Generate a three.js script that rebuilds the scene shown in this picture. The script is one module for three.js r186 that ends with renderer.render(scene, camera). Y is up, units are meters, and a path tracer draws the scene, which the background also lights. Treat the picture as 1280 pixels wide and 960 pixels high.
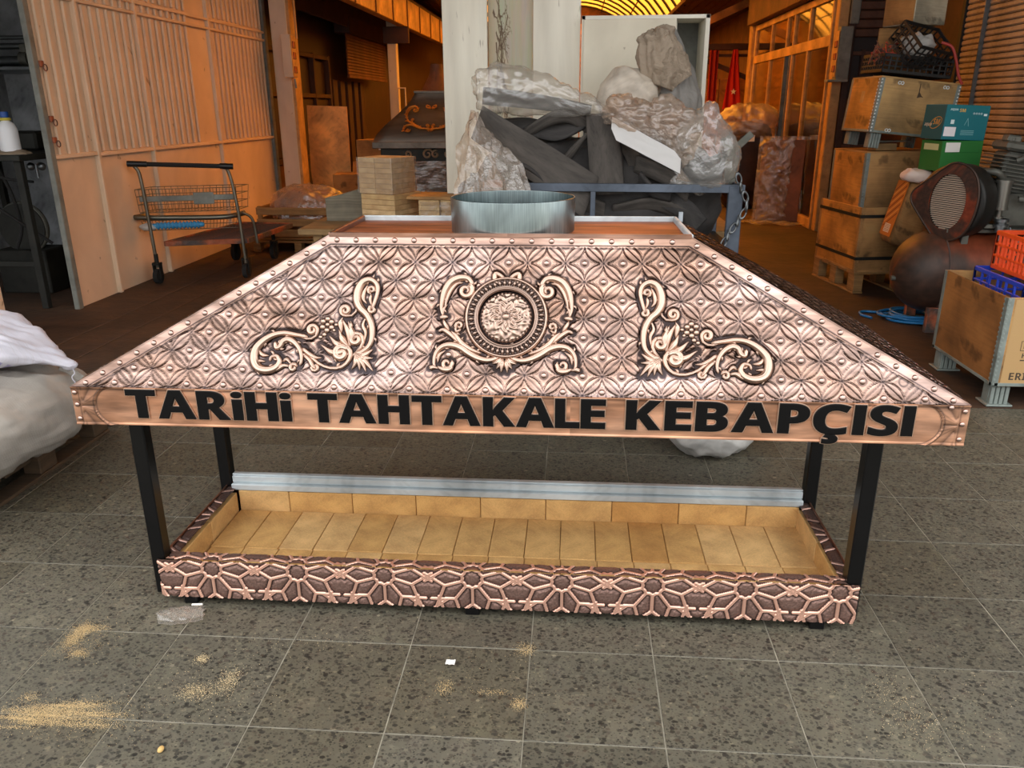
import * as THREE from 'three';
import { ConvexGeometry } from 'three/addons/geometries/ConvexGeometry.js';
import { mergeGeometries, mergeVertices } from 'three/addons/utils/BufferGeometryUtils.js';
import { ImprovedNoise } from 'three/addons/math/ImprovedNoise.js';
import { FontLoader } from 'three/addons/loaders/FontLoader.js';
import { TextGeometry } from 'three/addons/geometries/TextGeometry.js';

// ---------------------------------------------------------------- camera, sky, exposure
const scene = new THREE.Scene();
const camera = new THREE.PerspectiveCamera(51.46, 1280 / 960, 0.05, 200);
camera.position.set(0, 1.6932, 2.1946);
camera.rotation.order = 'YXZ';
camera.rotation.set(-0.334405, 0.077947, -0.005625);
const renderer = new THREE.WebGLRenderer({ antialias: true });
renderer.toneMapping = THREE.LinearToneMapping;
renderer.toneMappingExposure = 1.68;
renderer.shadowMap.enabled = true;
// overcast sky: brighter towards the zenith, even all round
{
  const W = 64, H = 32, d = new Float32Array(W * H * 4);
  for (let y = 0; y < H; y++) for (let x = 0; x < W; x++) {
    const el = ((y + 0.5) / H - 0.5) * Math.PI, s = Math.max(0, Math.sin(el)), k = 0.85 + 1.6 * s, o = (y * W + x) * 4;
    d[o] = 0.98 * k; d[o + 1] = 0.98 * k; d[o + 2] = 0.99 * k; d[o + 3] = 1;
  }
  const t = new THREE.DataTexture(d, W, H, THREE.RGBAFormat, THREE.FloatType);
  t.magFilter = THREE.LinearFilter; t.mapping = THREE.EquirectangularReflectionMapping; t.needsUpdate = true;
  scene.background = t; scene.environment = t;
}

// sun high behind the building: it falls on the roof sheets of the passage, the front stays in the building's shade
{
  const sun = new THREE.DirectionalLight(0xfff0d8, 10); sun.position.set(6, 40, -40); sun.target.position.set(0, 0, -12); scene.add(sun, sun.target);
  sun.castShadow = true; sun.shadow.mapSize.set(4096, 4096); sun.shadow.radius = 2; Object.assign(sun.shadow.camera, { left: -30, right: 30, top: 30, bottom: -30, near: 1, far: 120 });
}

// ---------------------------------------------------------------- helpers
let seed = 12345;
const rnd = () => { seed = (seed * 1664525 + 1013904223) >>> 0; return seed / 4294967296; };
const rr = (a, b) => a + (b - a) * rnd();
const V = (x, y, z) => new THREE.Vector3(x, y, z);
const noise = new ImprovedNoise();
const N3 = (x, y, z) => noise.noise(x, y, z);
const fbm = (x, y, z = 0, o = 4) => { let s = 0, a = 0.5, f = 1; for (let i = 0; i < o; i++) { s += a * N3(x * f + i * 7.3, y * f + i * 3.1, z * f + i * 1.7); a *= 0.5; f *= 2.03; } return s; };
const clamp = (x, a = 0, b = 1) => Math.min(b, Math.max(a, x));
const sst = (a, b, x) => { const t = clamp((x - a) / (b - a)); return t * t * (3 - 2 * t); };
const counts = {};
const numbered = (n) => { const k = counts[n] = (counts[n] ?? -1) + 1; return k ? n + '_' + String(k).padStart(3, '0') : n; };
const tag = (o, label, category, group) => { o.userData.label = label; o.userData.category = category; if (group) o.userData.group = group; return o; };
function thing(name, label, category, p = [0, 0, 0], ry = 0, group) {
  const o = new THREE.Group(); o.name = numbered(name); o.position.set(...p); o.rotation.y = ry; scene.add(o); return tag(o, label, category, group);
}
function shadow(m) { m.castShadow = true; m.receiveShadow = true; return m; }
function part(parent, name, geo, mat, p, r) {
  const m = shadow(new THREE.Mesh(geo, mat)); m.name = name; if (p) m.position.set(...p); if (r) m.rotation.set(...r); parent.add(m); return m;
}
function single(name, label, category, geo, mat, p, r, group) { const m = part(scene, numbered(name), geo, mat, p, r); return tag(m, label, category, group); }
function struct(name, geo, mat, p, r) { let m; if (geo) m = part(scene, name, geo, mat, p, r); else { m = new THREE.Group(); m.name = name; scene.add(m); if (p) m.position.set(...p); } m.userData.kind = 'structure'; return m; }
// metres-scaled uv by the dominant axis of each face
function buv(g, k = 1, off) {
  g = g.index ? g.toNonIndexed() : g; const p = g.attributes.position, n = p.count, uv = new Float32Array(n * 2), a = V(), b = V(), c = V(), q = V();
  const ox = off ?? 0;
  for (let i = 0; i < n; i += 3) {
    a.fromBufferAttribute(p, i); b.fromBufferAttribute(p, i + 1); c.fromBufferAttribute(p, i + 2);
    q.copy(b).sub(a).cross(c.clone().sub(a)); const x = Math.abs(q.x), y = Math.abs(q.y), z = Math.abs(q.z);
    [a, b, c].forEach((w, j) => { const [u, v] = y >= x && y >= z ? [w.x, w.z] : x >= z ? [w.z, w.y] : [w.x, w.y]; uv[(i + j) * 2] = (u + ox) * k; uv[(i + j) * 2 + 1] = (v + ox * 1.7) * k; });
  }
  g.setAttribute('uv', new THREE.BufferAttribute(uv, 2)); return g;
}
const boxCache = new Map();
function box(w, h, d, c = 0.004, off) { // chamfered box, 44 triangles
  const key = [w, h, d, c, off].map((x) => (x ?? 0).toFixed(4)).join();
  if (boxCache.has(key)) return boxCache.get(key);
  c = Math.min(c, w * 0.4, h * 0.4, d * 0.4); const X = w / 2, Y = h / 2, Z = d / 2, P = [];
  for (const i of [-1, 1]) for (const j of [-1, 1]) for (const k of [-1, 1]) P.push(V(i * (X - c), j * (Y - c), k * Z), V(i * (X - c), j * Y, k * (Z - c)), V(i * X, j * (Y - c), k * (Z - c)));
  const g = buv(new ConvexGeometry(P), 1, off ?? 0); boxCache.set(key, g); return g;
}
const at = (g, x = 0, y = 0, z = 0, rx = 0, ry = 0, rz = 0) => { g = g.clone(); g.applyMatrix4(new THREE.Matrix4().compose(V(x, y, z), new THREE.Quaternion().setFromEuler(new THREE.Euler(rx, ry, rz)), V(1, 1, 1))); return g; };
function norm(g) { g = g.index ? g.toNonIndexed() : g.clone(); for (const k of Object.keys(g.attributes)) if (!['position', 'normal', 'uv'].includes(k)) g.deleteAttribute(k); if (!g.attributes.uv) buv(g); if (!g.attributes.normal) g.computeVertexNormals(); return g; }
const merge = (...l) => mergeGeometries(l.flat().map(norm));
const cyl = (r, h, s = 20, r2 = r) => new THREE.CylinderGeometry(r2, r, h, s);
function rod(p, q, r, s = 10) { const a = V(...p), b = V(...q), d = b.clone().sub(a), g = new THREE.CylinderGeometry(r, r, d.length(), s); g.applyQuaternion(new THREE.Quaternion().setFromUnitVectors(V(0, 1, 0), d.clone().normalize())); g.translate(...a.add(b).multiplyScalar(0.5).toArray()); return g; }
function bar(p, q, w, h, up = [0, 1, 0], c = 0.002) { // square bar from p to q; w across, h along up
  const a = V(...p), b = V(...q), d = b.clone().sub(a), L = d.length(), g = box(L, h, w, c).clone(), x = d.normalize(), z = x.clone().cross(V(...up)).normalize(), y = z.clone().cross(x);
  g.applyMatrix4(new THREE.Matrix4().makeBasis(x, y, z)); g.translate(...a.add(b).multiplyScalar(0.5).toArray()); return g;
}
const tube = (pts, r, n = 60, s = 8, closed = false, ten = 0.5) => new THREE.TubeGeometry(new THREE.CatmullRomCurve3(pts.map((p) => V(...p)), closed, 'catmullrom', ten), n, r, s, closed);
function poly(pts, r, s = 8, n = 6) { return new THREE.TubeGeometry(new THREE.CatmullRomCurve3(pts.map((p) => V(...p)), false, 'centripetal'), pts.length * n, r, s); }
function surf(f, nx, ny, thick = 0) { // parametric sheet
  const P = [], U = [], I = []; const q = V();
  for (let j = 0; j <= ny; j++) for (let i = 0; i <= nx; i++) { const p = f(i / nx, j / ny); P.push(p[0], p[1], p[2]); U.push(i / nx, j / ny); }
  for (let j = 0; j < ny; j++) for (let i = 0; i < nx; i++) { const a = j * (nx + 1) + i, b = a + 1, c = a + nx + 1, d = c + 1; I.push(a, b, d, a, d, c); }
  const g = new THREE.BufferGeometry(); g.setAttribute('position', new THREE.Float32BufferAttribute(P, 3)); g.setAttribute('uv', new THREE.Float32BufferAttribute(U, 2)); g.setIndex(I); g.computeVertexNormals();
  if (thick) { const n = g.attributes.normal, m = P.length / 3, P2 = P.slice(), I2 = I.slice();
    for (let k = 0; k < m; k++) P2.push(P[3 * k] - n.getX(k) * thick, P[3 * k + 1] - n.getY(k) * thick, P[3 * k + 2] - n.getZ(k) * thick);
    for (let k = 0; k < I.length; k += 3) I2.push(I[k] + m, I[k + 2] + m, I[k + 1] + m);
    const edge = (a, b) => I2.push(a, a + m, b, b, a + m, b + m);
    for (let i = 0; i < nx; i++) { edge(i, i + 1); edge(ny * (nx + 1) + i + 1, ny * (nx + 1) + i); }
    for (let j = 0; j < ny; j++) { edge((j + 1) * (nx + 1), j * (nx + 1)); edge(j * (nx + 1) + nx, (j + 1) * (nx + 1) + nx); }
    const g2 = new THREE.BufferGeometry(); g2.setAttribute('position', new THREE.Float32BufferAttribute(P2, 3)); g2.setAttribute('uv', new THREE.Float32BufferAttribute([...U, ...U], 2)); g2.setIndex(I2); g2.computeVertexNormals(); return g2; }
  return g;
}
const ridge = (x, y, z, o = 4) => { let s = 0, a = 0.5, f = 1; for (let i = 0; i < o; i++) { s += a * (1 - 2 * Math.abs(N3(x * f + i * 5.1, y * f + i * 9.2, z * f))); a *= 0.5; f *= 2.1; } return s; };
function crumple(g, amp, fr, s = 0) { // creased displacement along the normals; fr is one frequency or one for each axis
  const [fx, fy, fz] = Array.isArray(fr) ? fr : [fr, fr, fr];
  g.computeVertexNormals(); const p = g.attributes.position, n = g.attributes.normal;
  for (let i = 0; i < p.count; i++) { const x = p.getX(i), y = p.getY(i), z = p.getZ(i), k = amp * (ridge(x * fx + s, y * fy, z * fz + s, 2) - 0.35); p.setXYZ(i, x + n.getX(i) * k, y + n.getY(i) * k, z + n.getZ(i) * k); }
  if (!g.attributes.uv) { const u = []; for (let i = 0; i < p.count; i++) u.push((p.getX(i) + p.getZ(i) * 0.7) * 1.6, (p.getY(i) + p.getZ(i) * 0.4) * 1.6); g.setAttribute('uv', new THREE.Float32BufferAttribute(u, 2)); }
  g.computeVertexNormals(); return g;
}
function blob(rx, ry, rz, e = 1, nx = 48, ny = 32) { // superellipsoid on an indexed sphere
  const g = mergeVertices((() => { const s = new THREE.SphereGeometry(1, nx, ny); s.deleteAttribute('normal'); s.deleteAttribute('uv'); return s; })(), 1e-4), p = g.attributes.position, c = (x, k) => Math.sign(x) * Math.pow(Math.abs(x), k);
  for (let i = 0; i < p.count; i++) p.setXYZ(i, c(p.getX(i), e) * rx, c(p.getY(i), e) * ry, c(p.getZ(i), e) * rz);
  g.computeVertexNormals(); return g;
}
function pleated(profile, amp, n, sd, nx = 140, ny = 60) { // gathered cloth: a turned profile whose folds run up and down
  const g = surf((s, t) => { const k = t * (profile.length - 1), i = Math.min(profile.length - 2, Math.floor(k)), f = k - i, r = profile[i][0] + (profile[i + 1][0] - profile[i][0]) * f, y = profile[i][1] + (profile[i + 1][1] - profile[i][1]) * f, a = s * 6.28319;
    const w = Math.sin(a * n + Math.sin(y * 9 + sd) * 1.4 + sd) * 0.55 + Math.sin(a * (2 * n - 1) - y * 7 + sd * 2) * 0.35 + N3(Math.cos(a) * 2 + sd, y * 5, Math.sin(a) * 2) * 0.9, q = r * (1 + amp * w); return [Math.cos(a) * q, y + amp * 0.12 * w, -Math.sin(a) * q]; }, nx, ny); return g; }
const lathe = (pts, s = 48) => new THREE.LatheGeometry(pts.map(([x, y]) => new THREE.Vector2(x, y)), s);
function shapeGeo(pts, depth, bev = 0, holes = []) { const s = new THREE.Shape(pts.map(([x, y]) => new THREE.Vector2(x, y))); for (const h of holes) s.holes.push(h); return new THREE.ExtrudeGeometry(s, { depth, bevelEnabled: bev > 0, bevelSize: bev, bevelThickness: bev, bevelSegments: 1, curveSegments: 24 }); }

// ---------------------------------------------------------------- textures
const textures = {};
function dtex(W, H, f, rep = true, srgb = true) {
  const d = new Uint8Array(W * H * 4);
  for (let y = 0; y < H; y++) for (let x = 0; x < W; x++) { const c = f(x / W, y / H, x, y), o = (y * W + x) * 4; for (let k = 0; k < 3; k++) d[o + k] = clamp(Array.isArray(c) ? c[k] : c) * 255; d[o + 3] = 255; }
  const t = new THREE.DataTexture(d, W, H); if (rep) t.wrapS = t.wrapT = THREE.RepeatWrapping; t.magFilter = THREE.LinearFilter; if (srgb) t.colorSpace = THREE.SRGBColorSpace; t.needsUpdate = true; return t;
}
function ctex(W, H, draw, rep = false) { const c = document.createElement('canvas'); c.width = W; c.height = H; draw(c.getContext('2d'), W, H); const t = new THREE.CanvasTexture(c); if (rep) t.wrapS = t.wrapT = THREE.RepeatWrapping; t.colorSpace = THREE.SRGBColorSpace; t.magFilter = THREE.LinearFilter; return t; }
// noise that tiles over the unit square
const tn = (u, v, f, o = 4, sx = 1, sy = 1) => { const a = u * Math.PI * 2, b = v * Math.PI * 2, r = f / 6.283; return fbm(Math.cos(a) * r * sx + 10, Math.sin(a) * r * sx + Math.cos(b) * r * sy, Math.sin(b) * r * sy, o); };
const rep = (t, x, y = x) => { const c = t.clone(); c.repeat.set(x, y); c.needsUpdate = true; return c; };
const T = {};
T.grunge = dtex(512, 512, (u, v) => { const a = tn(u, v, 5, 5), b = tn(u + 0.3, v + 0.7, 22, 3); return 0.86 + a * 0.32 - Math.max(0, b) * 0.22; });
T.bumpy = dtex(256, 256, (u, v) => 0.5 + tn(u, v, 12, 5), true, false);
T.wood = dtex(512, 512, (u, v) => { const w = tn(u, v, 3, 3) * 0.6, g = fbm(u * 0 + (v + w * 0.05) * 60, 3, 0, 3), s = fbm(4, (v + w * 0.04) * 14, 2, 2), k = 0.84 + g * 0.22 + s * 0.3 + tn(u, v, 9, 4) * 0.12; return [k, k * 0.97, k * 0.93]; });
T.ply = dtex(512, 512, (u, v) => { const a = tn(u, v, 4, 5), b = fbm(u * 5 + a, v * 70, 1, 3), k = 0.88 + a * 0.4 + b * 0.12 - sst(0.18, 0.4, tn(u + 0.5, v + 0.2, 7, 4)) * 0.25; return [k, k * 0.97, k * 0.92]; });
T.rust = dtex(512, 512, (u, v) => { const a = sst(-0.1, 0.25, tn(u, v, 5, 5)), b = tn(u, v, 30, 3) * 0.2; return [0.35 + a * 0.3 + b, 0.3 + a * 0.06 + b * 0.7, 0.28 - a * 0.04 + b * 0.6]; });
T.dirt = dtex(1024, 1024, (u, v) => { const a = tn(u, v, 6, 6), b = tn(u + 0.4, v, 40, 3), c = fbm(u * 3, v * 40, 3, 3), k = 0.36 + a * 0.26 + b * 0.12 + c * 0.1; return [k * 1.08, k * 0.93, k * 0.8]; });
T.crinkle = dtex(512, 512, (u, v) => { const r = (f, o) => 1 - Math.abs(tn(u + o, v + o * 0.7, f, 2)) * 2.4; return 0.25 * r(5, 0) + 0.35 * r(9, 0.3) + 0.25 * r(17, 0.6) + 0.1; }, true, false);
T.brick = dtex(256, 256, (u, v) => { const a = tn(u, v, 5, 4), b = tn(u, v, 60, 2), k = 0.93 + a * 0.16 + b * 0.12; return [k, k * 0.985 + a * 0.03, k * 0.96 + a * 0.05]; });
T.copper = dtex(1024, 256, (u, v) => { const s = fbm(u * 9, v * 26, 0, 4), b = tn(u, v, 6, 4), f = fbm(u * 40, v * 160, 5, 2), k = clamp(0.82 + s * 0.5 + b * 0.3 + f * 0.12, 0.3, 1); return [k, k * (0.97 + b * 0.1), k * (0.95 + b * 0.2)]; });
T.brushed = dtex(512, 128, (u, v, x) => { const k = 0.86 + fbm(u * 240, v * 3, 2, 2) * 0.3 + tn(u, v, 5, 3) * 0.22; return [k * 0.97, k, k]; });
T.weave = dtex(128, 128, (u, v) => { const a = Math.sin(u * 6.2832 * 16) * (Math.floor(v * 16) % 2 ? 1 : -1), b = Math.sin(v * 6.2832 * 16); return 0.5 + 0.25 * a * b + 0.1 * b; }, true, false);
T.cloth = dtex(512, 512, (u, v) => { const a = tn(u, v, 6, 5), b = tn(u, v, 26, 3); return 0.9 + a * 0.2 + b * 0.06; });
T.paint = dtex(512, 512, (u, v) => { const a = tn(u, v, 4, 5), s = fbm(u * 8, v * 3, 1, 4), d = sst(0.34, 0.46, tn(u + 0.1, v + 0.6, 18, 4)); return [0.95 + a * 0.1 + s * 0.05 - d * 0.2, 0.94 + a * 0.11 + s * 0.05 - d * 0.22, 0.92 + a * 0.12 + s * 0.05 - d * 0.24]; });
T.terrazzo = ctex(1024, 1024, (c, W, H) => {
  c.fillStyle = '#6d6b62'; c.fillRect(0, 0, W, H);
  const pal = ['#2e2d2a', '#3b3936', '#454440', '#26241f', '#524f48', '#7d7a70', '#8a8577', '#5c5650', '#a19b8c', '#4b4038'], wt = [20, 17, 12, 12, 9, 8, 5, 9, 1.5, 5], sum = wt.reduce((a, b) => a + b);
  for (let i = 0; i < 26000; i++) {
    let r = rnd() * sum, k = 0; while ((r -= wt[k]) > 0) k++;
    const big = rnd() < 0.17, R = big ? rr(4, 8.5) : rr(1, 3.4), x = rnd() * W, y = rnd() * H, n = 5 + Math.floor(rnd() * 3), a0 = rnd() * 6.28, q = rr(0.5, 1), pts = [];
    for (let j = 0; j < n; j++) { const a = a0 + (j / n) * 6.283, s = R * rr(0.7, 1.15); pts.push([Math.cos(a) * s, Math.sin(a) * s * q]); }
    c.fillStyle = pal[k]; c.globalAlpha = rr(0.5, 1);
    for (const dx of [0, W, -W]) for (const dy of [0, H, -H]) { const X = x + dx, Y = y + dy; if (X < -9 || X > W + 9 || Y < -9 || Y > H + 9) continue; c.beginPath(); pts.forEach(([px, py], j) => (j ? c.lineTo(X + px, Y + py) : c.moveTo(X + px, Y + py))); c.fill(); }
  }
  c.globalAlpha = 1;
  for (let i = 0; i < 260; i++) { c.fillStyle = `rgba(190,184,166,${rr(0.02, 0.07)})`; c.beginPath(); c.ellipse(rnd() * W, rnd() * H, rr(10, 70), rr(6, 40), rnd() * 6, 0, 7); c.fill(); }
  for (let i = 0; i < 40; i++) { c.strokeStyle = `rgba(190,186,172,${rr(0.05, 0.2)})`; c.lineWidth = rr(0.6, 1.8); const x = rnd() * W, y = rnd() * H, a = rnd() * 6.28, L = rr(30, 160); c.beginPath(); c.moveTo(x, y); c.lineTo(x + Math.cos(a) * L, y + Math.sin(a) * L); c.stroke(); }
}, true);

// ---------------------------------------------------------------- materials
const M = (color, roughness = 0.7, metalness = 0, o = {}) => new THREE.MeshStandardMaterial({ color, roughness, metalness, ...o });
const gr = rep(T.grunge, 0.8), wd = rep(T.wood, 1.2), ply = rep(T.ply, 1);
const m = {
  blackSteel: new THREE.MeshPhysicalMaterial({ color: '#0b0b0c', roughness: 0.3, specularIntensity: 0.6, map: gr }), zincGrey: M('#98a29b', 0.5, 0.25, { map: gr }), blackPaint: M('#0c0c0d', 0.45),
  zinc: M('#b4bfc0', 0.3, 1, { map: rep(T.brushed, 3, 1) }), galv: M('#d5dfe2', 0.45, 0.25, { map: gr }), steel: M('#8d9294', 0.4, 0.9, { map: gr }),
  wornChrome: M('#8a8576', 0.42, 0.85, { map: gr }), darkMetal: M('#34342f', 0.6, 0.5, { map: gr }), castIron: M('#77776e', 0.55, 0.45, { map: gr }),
  rubber: M('#1b1a19', 0.85), foam: M('#57514b', 0.85, 0, { map: gr }), foam2: M('#3f3c3a', 0.85, 0, { map: gr }),
  wood: M('#a98a5e', 0.75, 0, { map: wd }), darkWood: M('#5c4a36', 0.8, 0, { map: wd }), palletWood: M('#b08a58', 0.8, 0, { map: wd }), greyWood: M('#8d897a', 0.85, 0, { map: wd }),
  ply: M('#b98f5c', 0.72, 0, { map: ply }), plyDark: M('#a5693a', 0.65, 0, { map: ply }), plyOrange: M('#d89a4c', 0.6, 0, { map: ply }), card: M('#a9804f', 0.85, 0, { map: ply }),
  white: M('#f0ecdf', 0.5, 0, { map: rep(T.paint, 0.5) }), cream: M('#eed2b4', 0.6, 0, { map: rep(T.paint, 0.45) }), creamPost: M('#d9cbb8', 0.6, 0, { map: rep(T.paint, 0.5) }),
  greyPaint: M('#8f9086', 0.65, 0, { map: gr }), blueSteel: M('#66707e', 0.5, 0.35, { map: gr }), rust: M('#ffffff', 0.75, 0.25, { map: rep(T.rust, 1) }), rustTank: M('#cbb5a4', 0.5, 0.25, { map: rep(T.rust, 0.7) }),
  brownPaint: M('#74452c', 0.6, 0, { map: gr }), darkBrown: M('#4a2a1a', 0.65, 0, { map: gr }), darkStall: M('#35211a', 0.5, 0, { map: gr }),
  orangePaint: M('#d9a767', 0.55, 0, { map: gr }), concrete: M('#9a9080', 0.9, 0, { map: gr }),
  plastic: new THREE.MeshPhysicalMaterial({ color: '#f3efe8', roughness: 0.2, transmission: 0.82, bumpMap: rep(T.crinkle, 1), bumpScale: 0.012, thickness: 0, ior: 1.9 }),
  plasticMilky: new THREE.MeshPhysicalMaterial({ color: '#e6d6c6', roughness: 0.22, transmission: 0.78, bumpMap: rep(T.crinkle, 1), bumpScale: 0.012, thickness: 0, ior: 1.8 }),
  wrap: new THREE.MeshPhysicalMaterial({ color: '#f2eee6', roughness: 0.12, transmission: 0.88, thickness: 0, ior: 1.5 }),
  glass: new THREE.MeshPhysicalMaterial({ color: '#e9e6d8', roughness: 0.03, transmission: 1, thickness: 0, ior: 1.5 }),
  whiteBag: M('#c4c1bb', 0.6, 0, { map: T.cloth }), dustBag: M('#a08c74', 0.8, 0, { map: T.cloth }), greyBag: M('#6f6d68', 0.7, 0, { map: T.cloth }),
  red: M('#a81414', 0.75), orangeCrate: M('#f0531c', 0.5), blueCrate: M('#2345c4', 0.45), blackCrate: M('#191817', 0.55), greenBox: M('#27742f', 0.7), tealBox: M('#10707a', 0.65),
  hose: M('#1c6fa8', 0.45), paper: M('#eeeae2', 0.8),
};
// ---------------------------------------------------------------- the setting
const TS = 0.4, TX0 = -4.28715;
{ // terrazzo floor in front, brown concrete inside
  const fl = struct('floor');
  const slab = new THREE.BoxGeometry(16, 0.2, 11.4); part(fl, 'bed', buv(slab), M('#6f6a60', 0.9, 0, { map: gr }), [0, -0.1032, 3.3]);
  part(fl, 'grout', buv(new THREE.BoxGeometry(9.2, 0.004, 4.1)), M('#a09a88', 0.9, 0, { map: rep(T.grunge, 3) }), [-0.05, -0.0037, -0.35]);
  const tones = ['#cfcabc', '#c0bbad', '#ddd7c8', '#c8c0ae', '#d5d0c4'].map((c) => M(c, 0.55, 0, { map: rep(T.terrazzo, 0.85), bumpMap: rep(T.bumpy, 6), bumpScale: 0.0004 }));
  for (let j = -4; j < 6; j++) for (let i = -6; i < 17; i++) {
    const x = (i + 0.5) * TS + TX0 * TS, z = -(j + 0.5) * TS; if (Math.abs(x) > 4.3) continue;
    if (j < -2 && Math.abs(x) > 2) continue;
    const k = Math.floor(rnd() * 12), dusty = i > 8 && j < 4 ? 2 : 0;
    part(fl, 'tile', box(0.3965, 0.02, 0.3965, 0.0012, k * 0.37), tones[rnd() < 0.4 ? dusty : Math.floor(rnd() * 5)], [x + rr(-0.0006, 0.0006), -0.01 + rr(-0.0004, 0.0004), z + rr(-0.0006, 0.0006)]);
  }
  const inn = M('#a5876a', 0.75, 0, { map: rep(T.dirt, 0.22), bumpMap: rep(T.bumpy, 2), bumpScale: 0.002 });
  const pf = struct('floor_passage', buv(new THREE.BoxGeometry(14, 0.2, 31)), inn, [-1, -0.1, -17.902]);
  for (const [x, w] of [[-3.25, 0.03], [-3.55, 0.015], [-2.5, 0.012], [-3.9, 0.02]]) part(pf, 'seam_strip', box(w, 0.006, 9, 0.002), M('#4c3a2c', 0.9), [x + 1, 0.102, 10.9]);
}
{ // gate along the left side
  const w = struct('door_1'), X = -4.43;
  part(w, 'sheet', buv(new THREE.BoxGeometry(0.03, 3.6, 5.25)), m.cream, [X - 0.02, 1.8, -7.125]);
  const seams = [-4.5, -5.17, -6.2, -7.9, -9.75];
  seams.forEach((z, i) => part(w, 'stile', box(0.05, 3.6, i === 0 ? 0.07 : i === 4 ? 0.12 : 0.045, 0.006), i === 0 || i === 4 ? m.greyPaint : m.cream, [X + 0.012, 1.8, z + (i === 0 ? 0.02 : 0)]));
  const rail = (y, z0, z1, h = 0.035) => part(w, 'rail', box(0.04, h, z0 - z1, 0.005), m.cream, [X + 0.012, y, (z0 + z1) / 2]);
  rail(1.31, -4.5, -5.15); rail(1.3, -5.2, -9.7); rail(2.6, -4.5, -9.7, 0.03); rail(2.7, -4.5, -9.7, 0.03); rail(3.5, -4.5, -9.7);
  for (let z = -4.62; z > -9.7; z -= 0.135) {
    if (z < -7.35 && z > -7.85) continue;
    if (seams.some((s) => Math.abs(s - z) < 0.05)) continue;
    part(w, 'rib', box(0.03, 1.26, 0.036, 0.009), m.cream, [X + 0.008, 1.95, z]);
    part(w, 'rib', box(0.03, 0.74, 0.036, 0.009), m.cream, [X + 0.008, 3.1, z]);
    part(w, 'spacer', box(0.025, 0.07, 0.03, 0.004), m.cream, [X + 0.012, 2.65, z]);
  }
  for (const [y, z] of [[1.62, -4.53], [2.05, -4.53], [1.45, -4.52]]) part(w, 'latch', merge(box(0.02, 0.05, 0.05, 0.004), at(new THREE.TorusGeometry(0.025, 0.005, 6, 14), 0.03, -0.03, 0, 0, Math.PI / 2)), m.rust, [X + 0.045, y, z]);
}
{ // left wall in front of the gate, its shop behind
  const jw = struct('wall_left', buv(new THREE.BoxGeometry(0.2, 4.3, 1.2)), m.cream, [-4.55, 2.15, -3.0]);
  const room = M('#c3c8cc', 0.8, 0, { map: gr });
  struct('wall_back_room', buv(new THREE.BoxGeometry(0.1, 3.2, 6)), room, [-6.9, 1.6, -4.9]);
  struct('wall_side_room', buv(new THREE.BoxGeometry(2.4, 3.2, 0.1)), room, [-5.65, 1.6, -7.6]);
  struct('wall_near_room', buv(new THREE.BoxGeometry(2.4, 0.7, 0.1)), room, [-5.65, 2.85, -2.45]);
  struct('ceiling_room', buv(new THREE.BoxGeometry(2.6, 0.1, 5.3)), room, [-5.75, 3.25, -5]);
  struct('wall_left_lintel', buv(new THREE.BoxGeometry(0.2, 1.2, 0.9)), m.cream, [-4.55, 3.7, -4.05]);
}
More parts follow.
